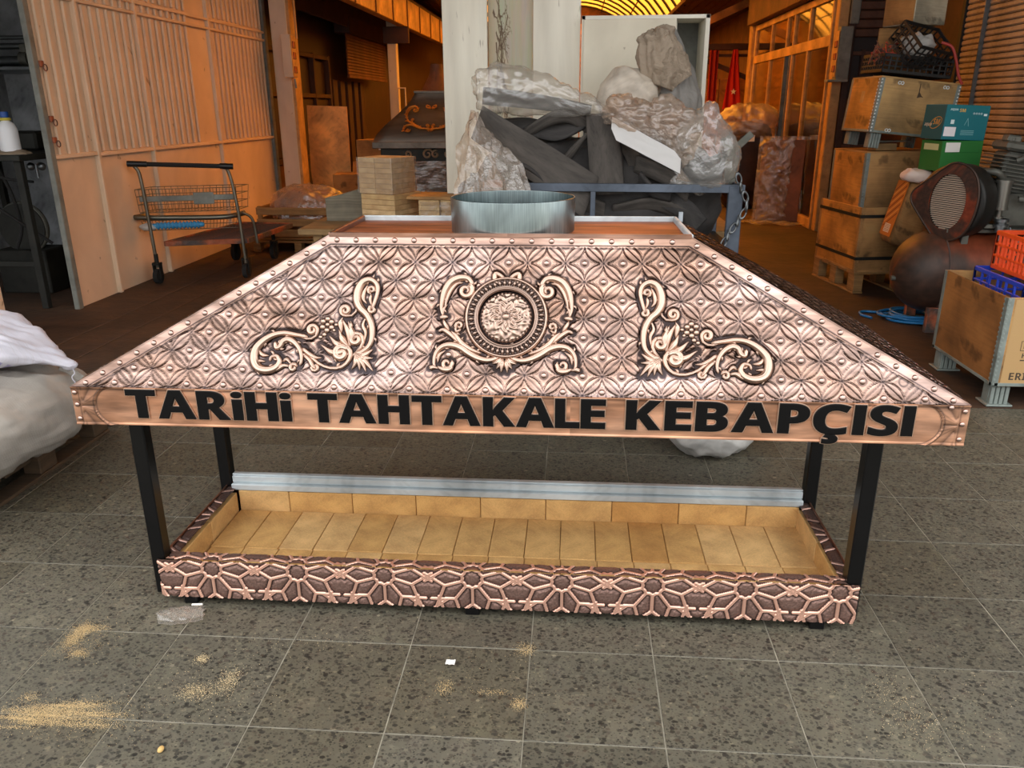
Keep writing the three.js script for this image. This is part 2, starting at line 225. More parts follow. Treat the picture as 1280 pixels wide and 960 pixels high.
{ // pale post with the small box, and the stalls behind it
  const p = struct('pillar_left', box(0.24, 4.2, 0.26, 0.012), m.creamPost, [-4.14, 2.1, -9.72]);
  part(p, 'edge_board', box(0.05, 4.2, 0.28, 0.004), m.orangePaint, [0.135, 0, -0.02]);
  const s = struct('wall_left_stalls', buv(new THREE.BoxGeometry(0.2, 4.0, 23)), m.darkStall, [-4.75, 2.0, -21.3]);
  const b = (n, x, y, z, w, h, d, mat) => part(s, n, box(w, h, d, 0.006), mat, [x + 4.75, y - 2.0, z + 21.3]);
  for (const z of [-10.1, -11.2, -12.4, -13.3]) b('frame_post', -4.6, 1.3, z, 0.1, 2.6, 0.08, m.darkBrown);
  for (const y of [0.9, 1.9, 2.55]) b('frame_rail', -4.6, y, -11.7, 0.09, 0.07, 3.2, m.darkBrown);
  for (const [z, d, c] of [[-10.65, 1.0, m.brownPaint], [-11.8, 1.1, m.darkStall], [-12.85, 0.8, m.brownPaint]]) { b('panel', -4.63, 0.45, z, 0.04, 0.8, d, c); b('panel', -4.63, 1.4, z, 0.04, 0.9, d, m.darkStall); }
  for (const z of [-13.6, -14.1, -14.6, -15.1, -15.6]) b('post_board', -4.58, 1.1, z, 0.06, 2.2, 0.3, m.darkBrown);
  b('fascia_board', -4.3, 3.35, -13.9, 0.06, 0.45, 8, m.darkBrown); b('canopy_board', -4.1, 3.6, -13.9, 0.5, 0.05, 8, m.darkBrown);
  const sh = struct('shutter_left', null, null, [-4.35, 0, 0]);
  for (let y = 2.3; y < 3.02; y += 0.055) part(sh, 'slat', box(0.03, 0.05, 3.2, 0.008), m.brownPaint, [0, y + 0.027, -15.4]);
  part(sh, 'bottom_bar', box(0.05, 0.06, 3.2, 0.006), m.brownPaint, [0.005, 2.27, -15.4]);
  part(sh, 'shutter_case', box(0.3, 0.3, 3.3, 0.01), m.darkBrown, [-0.05, 3.17, -15.4]);
  // eave beam
  const ev = struct('trim_1', box(0.16, 0.5, 15.5, 0.01), m.orangePaint, [-3.38, 3.42, -17.6]);
  for (let z = -10.6; z > -25; z -= 1.3) part(ev, 'joint_batten', box(0.02, 0.5, 0.04, 0.004), m.brownPaint, [0.09, 0, z + 17.6]);
  struct('trim_2', box(1.3, 0.08, 15.5, 0.01), m.darkBrown, [-4.0, 3.72, -17.6]);
  const p2 = struct('pillar_left_2', box(0.17, 3.3, 0.2, 0.01), m.creamPost, [-3.55, 1.65, -14.2]);
  part(p2, 'sign_bracket', box(0.5, 0.3, 0.06, 0.01), m.darkBrown, [0.1, 1.35, 0.1]);
  const fr = thing('wall_frame', 'small pale open frame fixed on the far left post', 'frame', [-3.35, 1.75, -13.9]);
  for (const [x, y, w, h] of [[0, 0.3, 0.16, 0.02], [0, -0.3, 0.16, 0.02], [-0.07, 0, 0.02, 0.6], [0.07, 0, 0.02, 0.6]]) part(fr, 'frame_bar', box(w, h, 0.03, 0.003), m.creamPost, [x, y, 0]);
}
{ // right side: roller shutter, post, glazed shop front
  const sh = struct('shutter_right', null, null, [4.0, 0, 0]), sl = M('#b5a490', 0.5, 0.1, { map: gr });
  for (let y = 0.02, k = 0; y < 3.4; y += 0.056, k++) part(sh, 'slat', box(0.03, 0.05, 4.4, 0.012), sl, [rr(-0.002, 0.002), y + 0.035, -4.95]);
  part(sh, 'guide_rail', box(0.07, 3.4, 0.08, 0.006), m.darkMetal, [0, 1.7, -7.17]);
  part(sh, 'guide_rail', box(0.05, 3.4, 0.012, 0.004), m.steel, [-0.03, 1.7, -6.66]);
  part(sh, 'guide_rail', box(0.07, 3.4, 0.08, 0.006), m.darkMetal, [0, 1.7, -2.75]);
  struct('wall_right', buv(new THREE.BoxGeometry(0.25, 5.2, 7.4)), m.darkBrown, [4.3, 2.6, -6.1]);
  const wr = struct('wall_right_upper', buv(new THREE.BoxGeometry(0.2, 0.95, 5)), m.darkBrown, [4.1, 3.87, -4.9]);
  // recessed dark bay between shutter and post
  const bay = struct('wall_right_bay', buv(new THREE.BoxGeometry(1.2, 3.2, 0.1)), m.darkStall, [4.1, 1.6, -9.75]);
  for (let k = 0; k < 6; k++) part(bay, 'header_board', box(1.1, 0.1, 0.05, 0.01), m.brownPaint, [0, 1.0 + k * 0.11, 0.08 + k * 0.012]);
  for (const x of [-0.28, 0.1, 0.4]) part(bay, 'door_stile', box(0.06, 2.4, 0.04, 0.004), m.darkBrown, [x, -0.4, 0.07]);
  for (const y of [0.75, 0.15, -0.45]) part(bay, 'door_rail', box(1.0, 0.05, 0.04, 0.004), m.brownPaint, [0, y, 0.07]);
  const p = struct('pillar_right', box(0.13, 4.2, 0.16, 0.01), m.orangePaint, [3.47, 2.1, -9.6]);
  part(p, 'side_board', box(0.1, 4.2, 0.12, 0.01), m.darkBrown, [0.12, 0, 0.02]);
  part(p, 'upper_board', box(0.12, 1.5, 0.14, 0.01), m.greyPaint, [0.135, 1.35, 0.03]);
  // glazed front
  const w = struct('window_1', null, null, [3.42, 0, 0]);
  const zs = [-9.75, -10.85, -11.75, -12.2, -13.3, -14.6], yb = [0.12, 2.45, 3.0];
  for (const z of zs) part(w, 'mullion', box(0.07, 3.1, 0.06, 0.006), m.orangePaint, [0, 1.55, z]);
  for (const [y, h] of [[0.07, 0.14], [2.52, 0.14], [3.08, 0.1]]) part(w, 'transom', box(0.075, h, 4.95, 0.006), m.orangePaint, [0, y, -12.2]);
  for (let i = 0; i < zs.length - 1; i++) { const z = (zs[i] + zs[i + 1]) / 2, d = zs[i] - zs[i + 1] - 0.06; part(w, 'pane', box(0.006, 2.31, d, 0.001), m.glass, [0, 1.295, z]); part(w, 'pane', box(0.006, 0.44, d, 0.001), m.glass, [0, 2.81, z]); }
  part(w, 'door_frame', merge(at(box(0.06, 2.3, 0.05, 0.004), 0, 1.3, -11.82), at(box(0.06, 2.3, 0.05, 0.004), 0, 1.3, -12.12)), m.steel, [-0.02, 0, 0]);
  part(w, 'door_handle', merge(rod([0, 1.0, 0], [0, 1.35, 0], 0.012), rod([0, 1.0, 0], [0.06, 1.0, 0], 0.01), rod([0, 1.35, 0], [0.06, 1.35, 0], 0.01)), m.steel, [-0.08, 0, -12.1]);
  struct('trim_3', box(0.2, 0.55, 5.4, 0.01), m.brownPaint, [3.36, 3.42, -12.2]);
  struct('trim_4', box(0.5, 0.12, 6, 0.01), m.orangePaint, [3.3, 3.78, -12.4]);
  struct('wall_shop', buv(new THREE.BoxGeometry(0.1, 3.8, 6)), m.brownPaint, [6.2, 1.9, -12.5]);
  struct('wall_shop_far', buv(new THREE.BoxGeometry(2.8, 3.8, 0.1)), m.brownPaint, [4.85, 1.9, -14.7]);
  struct('wall_shop_near', buv(new THREE.BoxGeometry(1.7, 3.8, 0.1)), m.brownPaint, [5.4, 1.9, -9.7]);
  struct('ceiling_shop', buv(new THREE.BoxGeometry(2.9, 0.1, 5.2)), m.brownPaint, [4.9, 3.4, -12.2]);
  const p3 = struct('pillar_right_2', box(0.3, 4.2, 0.3, 0.015), m.orangePaint, [3.5, 2.1, -14.95]);
  part(p3, 'downpipe', rod([0, -2.1, 0.2], [0, 1.4, 0.2], 0.05), m.creamPost, [-0.05, 0, 0]);
  struct('wall_right_far', buv(new THREE.BoxGeometry(0.2, 4.0, 17.6)), m.brownPaint, [4.3, 2.0, -23.8]);
}
{ // far end: boarded wall, beams
  const e = struct('wall_far', buv(new THREE.BoxGeometry(10, 5.8, 0.2)), m.brownPaint, [0, 2.9, -32.6]);
  for (let x = -4.6; x < 4.7; x += 0.42) part(e, 'board', box(0.4, 4.6, 0.04, 0.008), rnd() < 0.5 ? m.orangePaint : m.plyOrange, [x, -0.4, 0.12]);
  const g = struct('beam_far', box(2.4, 0.14, 0.14, 0.01), m.darkBrown, [3.1, 2.95, -17.6]);
  part(g, 'brace', bar([-0.9, 0, 0], [1.0, -0.75, 0], 0.08, 0.1), m.darkBrown); part(g, 'brace', bar([-1, -0.18, 0], [1.1, -0.18, 0], 0.06, 0.06), m.darkBrown); part(g, 'brace', bar([1.1, 1.1, 0], [-1.2, 0.1, 0], 0.1, 0.16), m.plyOrange);
  part(g, 'hanger', box(0.08, 3.0, 0.08, 0.006), m.darkBrown, [1.1, -1.45, 0]);
  const s = struct('wall_right_stall', buv(new THREE.BoxGeometry(1.3, 2.3, 0.1)), m.orangePaint, [3.6, 1.15, -18.4]);
  for (let x = -0.55; x < 0.6; x += 0.22) part(s, 'board', box(0.2, 2.3, 0.03, 0.006), rnd() < 0.5 ? m.orangePaint : m.plyOrange, [x, 0, 0.07]);
}
{ // ceiling: flat eaves at the sides and front, an orange translucent barrel vault along the middle
  struct('ceiling_front', buv(new THREE.BoxGeometry(10.6, 0.3, 7.4)), m.concrete, [-0.4, 5.35, -2.9]);
  for (const [n, x] of [['ceiling_left', -3.85], ['ceiling_right', 3.65]]) {
    const c = struct(n, buv(new THREE.BoxGeometry(2.5, 0.06, 26)), m.darkBrown, [x, 4.0, -19.5]);
    for (let k = 0; k < 12; k++) part(c, 'plank', box(0.19, 0.025, 25.8, 0.005), m.brownPaint, [-1.15 + k * 0.21, -0.045, 0]);
  }
  struct('wall_parapet', buv(new THREE.BoxGeometry(12, 1.6, 0.2)), m.concrete, [-0.4, 6.2, 0.7]);
  
  struct('wall_gable_left', buv(new THREE.BoxGeometry(0.2, 1.75, 7.2)), m.concrete, [-4.65, 4.4, -6.2]);
  const R = 3.1, half = Math.asin(2.65 / R), cy = 3.95 - R * Math.cos(half);
  const vault = struct('ceiling_vault', null, null, [-0.1, 0, 0]);
  const orange = new THREE.MeshPhysicalMaterial({ color: new THREE.Color().setRGB(0.8, 0.29, 0.03), roughness: 1, transmission: 0.85, thickness: 0, ior: 1.3, side: THREE.DoubleSide }), solid = M('#8a7a66', 0.8, 0, { map: gr });
  for (let b = 0; b < 22; b++) {
    const z0 = -6.65 - b * 1.2;
    for (let k = 0; k < 4; k++) {
      const a0 = -half + (k / 4) * 2 * half, a1 = a0 + half / 2;
      part(vault, 'roof_sheet', surf((s, t) => { const a = a0 + (a1 - a0) * s; return [Math.sin(a) * R, cy + Math.cos(a) * R, z0 - t * 1.2]; }, 4, 1), b < 1 ? solid : orange);
    }
    part(vault, 'rib', tube(Array.from({ length: 9 }, (_, i) => { const a = -half + (i / 8) * 2 * half; return [Math.sin(a) * (R - 0.05), cy + Math.cos(a) * (R - 0.05), z0]; }), 0.035, 16, 5), m.blackPaint);
  }
  for (const f of [-0.66, -0.33, 0, 0.33, 0.66]) part(vault, 'purlin', rod([Math.sin(f * half) * (R - 0.06), cy + Math.cos(f * half) * (R - 0.06), -6.6], [Math.sin(f * half) * (R - 0.06), cy + Math.cos(f * half) * (R - 0.06), -33], 0.022, 5), m.blackPaint);
  const gs = new THREE.Shape([[-5, 3.85], [5, 3.85], [5, 6.1], [-5, 6.1]].map(([x, y]) => new THREE.Vector2(x, y)));
  gs.holes.push(new THREE.Path([[-2.6, 3.9], ...Array.from({ length: 17 }, (_, i) => { const a = -half * 0.99 + (i / 16) * 1.98 * half; return [Math.sin(a) * (R - 0.03), cy + Math.cos(a) * (R - 0.03)]; }), [2.6, 3.9]].map(([x, y]) => new THREE.Vector2(x, y))));
  struct('wall_gable_front', buv(new THREE.ExtrudeGeometry(gs, { depth: 0.1, bevelEnabled: false })), m.concrete, [-0.1, 0, -6.66]);
}
// ---------------------------------------------------------------- the copper charcoal grill with its hood
const G0 = [-0.207, 0, -0.49];
const grill = thing('charcoal_grill', 'long copper charcoal grill with embossed sloping hood, black lettering and yellow firebrick basin', 'grill', G0);
const L = (x, y, z) => [x - G0[0], y - G0[1], z - G0[2]];
// embossed ornament: strokes in the plane of the hood front (u along, v up the slope)
const strokes = []; // {pts:[u,v], w0, w1, h}
const spiral = (cx, cy, r, a0, turns, dir = 1, n = 18) => Array.from({ length: n + 1 }, (_, i) => { const t = i / n, a = a0 + dir * t * turns * 6.283, q = r * (1 - 0.8 * t); return [cx + Math.cos(a) * q, cy + Math.sin(a) * q]; });
function strokeSamples(pts, n) { const c = new THREE.CatmullRomCurve3(pts.map(([x, y]) => V(x, y, 0)), false, 'centripetal'); return Array.from({ length: n + 1 }, (_, i) => { const p = c.getPoint(i / n); return [p.x, p.y]; }); }
function strokeGeo(pts, w0, wm, w1, H, lift = 0) {
  let len = 0; for (let i = 1; i < pts.length; i++) len += Math.hypot(pts[i][0] - pts[i - 1][0], pts[i][1] - pts[i - 1][1]);
  const n = Math.max(8, Math.min(46, Math.round(len / 0.006))), S = strokeSamples(pts, n), K = 8, P = [], C = [], I = [];
  for (let i = 0; i <= n; i++) {
    const a = S[Math.max(0, i - 1)], b = S[Math.min(n, i + 1)], dx = b[0] - a[0], dy = b[1] - a[1], l = Math.hypot(dx, dy) || 1, nx = -dy / l, ny = dx / l, t = i / n;
    let w = t < 0.5 ? w0 + (wm - w0) * sst(0, 0.5, t) : wm + (w1 - wm) * sst(0.5, 1, t);
    if (i === 0 || i === n) w *= 0.35;
    for (let k = 0; k <= K; k++) {
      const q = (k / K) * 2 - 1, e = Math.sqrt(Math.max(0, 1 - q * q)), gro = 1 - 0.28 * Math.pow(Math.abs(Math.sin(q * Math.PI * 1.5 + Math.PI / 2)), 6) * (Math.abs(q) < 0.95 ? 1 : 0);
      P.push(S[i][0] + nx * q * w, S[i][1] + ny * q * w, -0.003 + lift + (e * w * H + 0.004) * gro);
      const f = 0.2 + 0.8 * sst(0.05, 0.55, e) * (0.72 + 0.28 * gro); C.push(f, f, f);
    }
  }
  for (let i = 0; i < n; i++) for (let k = 0; k < K; k++) { const a = i * (K + 1) + k, b = a + 1, c = a + K + 1, d = c + 1; I.push(a, c, d, a, d, b); }
  const g = new THREE.BufferGeometry(); g.setAttribute('position', new THREE.Float32BufferAttribute(P, 3)); g.setAttribute('color', new THREE.Float32BufferAttribute(C, 3)); g.setAttribute('uv', new THREE.Float32BufferAttribute(new Float32Array(P.length / 3 * 2), 2)); g.setIndex(I); g.computeVertexNormals();
  // face outwards
  let s = 0; const nn = g.attributes.normal; for (let i = 0; i < nn.count; i++) s += nn.getZ(i); if (s < 0) { const id = g.index.array; for (let i = 0; i < id.length; i += 3) { const x = id[i]; id[i] = id[i + 1]; id[i + 1] = x; } g.computeVertexNormals(); }
  return { g, S, w: Math.max(w0, wm, w1) };
}
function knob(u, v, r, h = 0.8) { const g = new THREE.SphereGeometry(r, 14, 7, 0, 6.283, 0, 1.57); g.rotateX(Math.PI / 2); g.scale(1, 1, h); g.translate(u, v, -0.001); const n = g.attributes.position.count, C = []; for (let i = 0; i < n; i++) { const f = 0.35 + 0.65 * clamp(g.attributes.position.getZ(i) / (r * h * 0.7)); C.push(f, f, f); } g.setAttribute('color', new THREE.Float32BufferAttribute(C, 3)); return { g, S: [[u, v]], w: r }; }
const leafFan = (x, y, list, w = 14) => list.map(([tx, ty, b = 0]) => { const mx = (x + tx) / 2 + (ty - y) * b, my = (y + ty) / 2 - (tx - x) * b; return { p: [[x, y], [mx, my], [tx, ty]], w0: 5, wm: w, w1: 6 }; });
const st = (p, w0 = 8, wm = 15, w1 = 10) => ({ p, w0, wm, w1 });
// corner ornament drawn on a 1140 x 960 grid
const cornerDrawing = [
  st([[95, 90], [112, 130], [130, 150]], 3, 9, 8),
  st([[100, 375], [78, 300], [62, 220], [78, 165], [130, 135], [185, 155], [218, 215], [225, 300], [190, 370], [140, 415], [100, 490], [88, 580], [105, 660], [170, 715], [215, 720]], 12, 26, 14),
  st([[145, 330], [175, 290], [168, 230], [145, 180]], 6, 14, 5),
  st(spiral(112, 218, 34, 1.5, 1.3, -1), 10, 12, 7), st(spiral(98, 375, 32, -1.5, 1.2, 1), 13, 13, 8), st([[105, 345], [120, 290], [110, 255]], 6, 11, 8),
  st([[215, 340], [232, 400], [270, 430], [320, 425], ...spiral(312, 385, 42, 1.0, 1.3, -1)], 8, 17, 9),
  st([[700, 575], [640, 605], [590, 618], [540, 595], ...spiral(568, 545, 44, 2.6, 1.35, 1)], 8, 17, 9),
  st([[600, 600], [690, 585], [790, 572], [880, 590], [960, 640], [1015, 710], [1020, 790], [985, 850], [910, 868], [840, 845], [815, 800], [840, 755], [885, 765], [895, 800]], 14, 28, 9),
  st([[1005, 860], [985, 800], [930, 800]], 4, 12, 6), st([[990, 700], [960, 745], [905, 755]], 5, 15, 6), st([[1030, 850], [985, 830], [940, 840]], 3, 10, 6),
  st([[860, 640], [850, 690], [820, 680], [800, 640], [760, 622], [700, 650], [655, 710], [640, 780], [650, 830]], 14, 21, 10),
  st([[640, 690], [580, 735], [530, 760], [480, 765]], 14, 14, 5), st([[625, 740], [570, 790], [545, 830], [520, 850]], 12, 15, 8),
  st(spiral(525, 840, 34, -0.6, 1.2, 1), 12, 12, 7), st(spiral(702, 845, 34, 3.4, 1.2, 1), 13, 13, 8), st([[735, 835], [780, 830], [830, 860], [890, 880]], 10, 15, 8), st([[720, 820], [760, 780], [790, 800]], 6, 13, 6),
  st([[620, 690], [560, 760], [480, 820], [390, 845], [310, 830], [262, 780], [250, 720], [280, 675], ...spiral(325, 725, 56, -2.4, 1.4, 1)], 10, 24, 10),
  st([[215, 720], [165, 665], [158, 610], [185, 570], ...spiral(215, 612, 48, -2.2, 1.4, 1)], 12, 18, 9), st([[140, 430], [165, 500], [140, 560], [150, 640]], 6, 13, 6),
  ...leafFan(262, 680, [[285, 470, 0.12], [335, 455, 0.1], [355, 540, -0.08], [430, 590, -0.12], [495, 660, -0.22], [450, 690, -0.2], [370, 650, -0.1]], 22),
  st([[330, 560], [345, 490], [330, 440]], 10, 18, 6), st([[300, 560], [262, 510], [265, 470]], 8, 14, 5),
  ...leafFan(225, 720, [[75, 690, 0.2], [70, 760, 0.1], [65, 860, -0.06], [120, 865, -0.08], [170, 855, -0.1], [235, 850, -0.2], [110, 800, 0.05]], 19),
];
const flower = [[450, 500, 20], [418, 478, 24], [450, 455, 24], [486, 475, 24], [488, 520, 24], [452, 545, 24], [415, 522, 24], [380, 500, 17], [500, 600, 18], [470, 580, 20], [395, 545, 15]];
const cU = (x) => 0.18 + x * 0.0003925, cV = (y) => 0.408 - 0.000397 * y, cS = 0.000395;
// centre ornament drawn on a 1280 x 960 grid, left half mirrored about x = 657
const mid = [
  st([[330, 195], [372, 165], [345, 118], [280, 108], [205, 140], [155, 215], [135, 300], [132, 370], [150, 425]], 14, 25, 9), st(spiral(325, 215, 60, -1.2, 1.4, 1), 22, 16, 8), st([[300, 150], [250, 160], [200, 220], [170, 300], [160, 370]], 6, 14, 6), st([[180, 330], [150, 370], [152, 415]], 4, 10, 5),
  st([[120, 440], [150, 432], [190, 430]], 12, 16, 12), st([[150, 455], [175, 500], [205, 540]], 10, 15, 7), st([[115, 550], [150, 535], [200, 560], [260, 610], [330, 660]], 10, 17, 8),
  st([[215, 545], [260, 580], [310, 640], [390, 690], [470, 720]], 8, 19, 8), st([[320, 590], [300, 630], [330, 690], [430, 725]], 6, 17, 7), st([[300, 530], [262, 545], [250, 500]], 8, 10, 6), st(spiral(283, 500, 34, 2.2, 1.2, 1), 12, 12, 7),
  st([[105, 850], [90, 800], [102, 725], [150, 670], [220, 655], [300, 675], [370, 720], [440, 755], [520, 772], [590, 755], [630, 710], [632, 660]], 10, 24, 10), st(spiral(603, 680, 42, -1.2, 1.3, -1), 13, 12, 7),
  st([[240, 790], [225, 845], [165, 850], [120, 830]], 10, 20, 10), st(spiral(195, 805, 48, -0.6, 1.2, 1), 16, 14, 8), st([[55, 848], [85, 835], [130, 845]], 16, 16, 6), st([[180, 700], [130, 740], [120, 800]], 5, 13, 6),
  ...leafFan(645, 745, [[560, 800, 0.1], [595, 840, 0.06], [632, 868, 0]], 19),
  st([[640, 120], [600, 85], [562, 75], [560, 125], [600, 150], [645, 125]], 12, 18, 10), st([[640, 135], [600, 165], [585, 185]], 8, 14, 5), st([[650, 140], [640, 170], [620, 195]], 6, 12, 4),
];
const mU = (x) => -0.2016 + (x - 657) * 0.00038, mV = (y) => 0.2392 - (y - 430) * 0.000387, mS = 0.000384;
// acanthus leaflets springing from the thicker stems
for (const [list, min] of [[cornerDrawing, 20], [mid, 19]]) for (const s of [...list]) if (s.wm >= min && s.p.length > 4) {
  const q = strokeSamples(s.p, 60); let side = 1;
  for (let i = 8; i < 54; i += 5) { const [x, y] = q[i], dx = q[i + 3][0] - q[i - 3][0], dy = q[i + 3][1] - q[i - 3][1], l = Math.hypot(dx, dy) || 1, nx = -dy / l * side, ny = dx / l * side, tx = dx / l, ty = dy / l, k = s.wm; list.push({ p: [[x + nx * k * 0.3, y + ny * k * 0.3], [x + nx * k * 1.1 + tx * 10, y + ny * k * 1.1 + ty * 10], [x + nx * k * 1.5 + tx * 30, y + ny * k * 1.5 + ty * 30]], w0: 7, wm: 9, w1: 3 }); side = -side; }
}
const sets = { left: [], right: [], centre: [] };
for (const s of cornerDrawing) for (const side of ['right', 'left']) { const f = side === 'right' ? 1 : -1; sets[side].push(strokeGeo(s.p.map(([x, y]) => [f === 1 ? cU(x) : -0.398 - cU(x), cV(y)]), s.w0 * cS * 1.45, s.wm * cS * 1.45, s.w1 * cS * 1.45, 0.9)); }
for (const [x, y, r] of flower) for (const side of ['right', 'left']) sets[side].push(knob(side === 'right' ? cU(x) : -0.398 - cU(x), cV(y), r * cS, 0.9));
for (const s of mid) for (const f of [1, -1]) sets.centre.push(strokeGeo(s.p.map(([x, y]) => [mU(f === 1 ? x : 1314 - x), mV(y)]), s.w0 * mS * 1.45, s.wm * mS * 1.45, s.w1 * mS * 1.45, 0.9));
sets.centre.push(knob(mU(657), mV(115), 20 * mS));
// distance-to-ornament grid, so that the sheet is plain and dark with patina round the ornaments
const DG = { u0: -1.6, v0: 0, s: 0.004, w: 700, h: 126, d: null }; DG.d = new Float32Array(DG.w * DG.h).fill(1);
for (const k of Object.values(sets)) for (const { S, w } of k) for (const [u, v] of S) {
  const ci = (u - DG.u0) / DG.s, cj = (v - DG.v0) / DG.s, R = 10;
  for (let j = Math.max(0, Math.floor(cj - R)); j <= Math.min(DG.h - 1, cj + R); j++) for (let i = Math.max(0, Math.floor(ci - R)); i <= Math.min(DG.w - 1, ci + R); i++) { const d = Math.hypot(i - ci, j - cj) * DG.s - w, o = j * DG.w + i; if (d < DG.d[o]) DG.d[o] = d; }
}
const ornD = (u, v) => { const x = clamp((u - DG.u0) / DG.s, 0, DG.w - 1.01), y = clamp((v - DG.v0) / DG.s, 0, DG.h - 1.01), i = Math.floor(x), j = Math.floor(y), a = x - i, b = y - j, o = j * DG.w + i; const d = DG.d[o] * (1 - a) * (1 - b) + DG.d[o + 1] * a * (1 - b) + DG.d[o + DG.w] * (1 - a) * b + DG.d[o + DG.w + 1] * a * b; return Math.min(d, Math.hypot(u + 0.2, (v - 0.239) * 0.985) - 0.128); };
// overlapping-circle pattern: returns [height, brightness of the patinated copper]
const PA = 0.0582, PU = -0.198, PV = 0.063;
function petals(u, v) {
  const x = (u - PU) / PA, y = (v - PV) / PA;
  // circles of radius 1 about the studs (i + j even); a petal is where two neighbouring circles overlap
  let d1 = 9, d2 = 9;
  const i0 = Math.round(x), j0 = Math.round(y);
  for (let j = j0 - 2; j <= j0 + 2; j++) for (let i = i0 - 2; i <= i0 + 2; i++) if (((i + j) & 1) === 0) { const d = Math.hypot(x - i, y - j); if (d < d1) { d2 = d1; d1 = d; } else if (d < d2) d2 = d; }
  const e = (1 - d2) * PA; // > 0 inside a petal: distance in from the further circle
  const mid = ((d2 - d1) / 2) * PA; // distance from the petal's middle line, about
  let h = 0, c = 1;
  if (e > 0) {
    const wdt = e + mid; // local half width
    const q = clamp(mid / Math.max(wdt, 1e-5));
    h = 0.0008 + 0.0048 * sst(0, 0.017, wdt) * Math.sqrt(Math.max(0, 1 - q * q)) - 0.004 * Math.exp(-((mid / 0.0012) ** 2)) * sst(0.002, 0.008, wdt);
    c = 1 - 0.75 * Math.exp(-((mid / 0.0013) ** 2)) - 0.5 * Math.exp(-((e / 0.0011) ** 2));
    c *= 0.72 + 0.28 * Math.abs(Math.cos(q * Math.PI * 1.5));
  } else {
    const o = -e; h = -0.0022 * Math.exp(-((o / 0.0024) ** 2)) + 0.0022 * Math.exp(-(((o - 0.005) / 0.0022) ** 2));
    c = 1 - 0.8 * Math.exp(-((o / 0.0016) ** 2)) ;
    const r = d1 * PA; c *= 1 - 0.7 * Math.exp(-(((r - 0.0125) / 0.0022) ** 2)); h += 0.0012 * Math.exp(-((r / 0.016) ** 2));
  }
  return [h, clamp(c, 0.1, 1)];
}
const frontEdges = (v) => { const t = v / 0.4974; return [-1.564 + t * 0.794, 1.152 - t * 0.792]; };
const HS = 0.8685; // cosine of the side edges' slope on the sheet
function frontHeight(u, v) {
  const [a, b] = frontEdges(v), dl = (u - a) * 0.531, dr = (b - u) * 0.532, dt = 0.4974 - v, db = v, d = Math.min(dl, dr, dt);
  const O = ornD(u, v); let h, c;
  if (d < 0.036) { // plain border strip with a bead along its inner edge
    h = 0.0012 + 0.0025 * Math.exp(-(((d - 0.033) / 0.0022) ** 2)) + 0.0015 * Math.exp(-((d / 0.003) ** 2)); c = 0.92 - 0.65 * Math.exp(-(((d - 0.0285) / 0.0022) ** 2)) - 0.2 * fbm(u * 7, v * 7, 3);
  } else { [h, c] = petals(u, v); c *= 1 - 0.6 * Math.exp(-(((d - 0.039) / 0.003) ** 2)); }
  if (O < 0.004) { const k = sst(0.004, -0.003, O); h = h * (1 - k) - 0.001 * k; c = c * (1 - k) + k * 0.45; }
  c *= 1 - 0.7 * Math.exp(-((Math.max(0, O + 0.001) / 0.0042) ** 2));
  if (db < 0.006) c *= 0.6;
  return [h, clamp(c, 0.08, 1)];
}
const copperMap = rep(T.copper, 0.5, 1.2);
const copper = M(new THREE.Color().setRGB(0.63, 0.445, 0.37), 0.25, 1, { map: copperMap, vertexColors: true });
const copperPlain = M(new THREE.Color().setRGB(0.6, 0.37, 0.28), 0.3, 1, { map: copperMap });
const copperBright = M(new THREE.Color().setRGB(0.52, 0.365, 0.285), 0.3, 1, { vertexColors: true });
const copperDark = M(new THREE.Color().setRGB(0.42, 0.22, 0.15), 0.4, 0.9, { map: copperMap });
const patina = (c, tint = 0) => [Math.pow(c, 1.25) * 1, Math.pow(c, 1.2) * (1 + 0.05 * tint), Math.pow(c, 1.1)];
// a sheet (s, t in 0..1) given by origin(s, t) -> [u, v], place(u, v, h) -> [x, y, z] and relief(u, v) -> [h, c]
function relief(nx, ny, uvOf, place, hc) {
  const P = [], C = [], U = [], I = [];
  for (let j = 0; j <= ny; j++) for (let i = 0; i <= nx; i++) { const [u, v] = uvOf(i / nx, j / ny), [h, c] = hc(u, v); P.push(...place(u, v, h)); C.push(...patina(c)); U.push(u, v); }
  for (let j = 0; j < ny; j++) for (let i = 0; i < nx; i++) { const a = j * (nx + 1) + i, b = a + 1, c = a + nx + 1, d = c + 1; I.push(a, b, d, a, d, c); }
  const g = new THREE.BufferGeometry(); g.setAttribute('position', new THREE.Float32BufferAttribute(P, 3)); g.setAttribute('color', new THREE.Float32BufferAttribute(C, 3)); g.setAttribute('uv', new THREE.Float32BufferAttribute(U, 2)); g.setIndex(I); g.computeVertexNormals(); return g;
}
const FE = [0, 0.88666, -0.46243], FN = [0, 0.46243, 0.88666];
const onFront = (u, v, h) => L(u, 0.874 + FE[1] * v + FN[1] * h, -0.05 + FE[2] * v + FN[2] * h);
const frontFrame = new THREE.Matrix4().makeBasis(V(1, 0, 0), V(...FE), V(...FN)).setPosition(...L(0, 0.874, -0.05)); // (u, v, h) -> grill
const hoodFront = part(grill, 'hood_front_panel', relief(1000, 190, (s, t) => { const v = t * 0.4974, [a, b] = frontEdges(v); return [a + (b - a) * s, v]; }, onFront, frontHeight), copper);
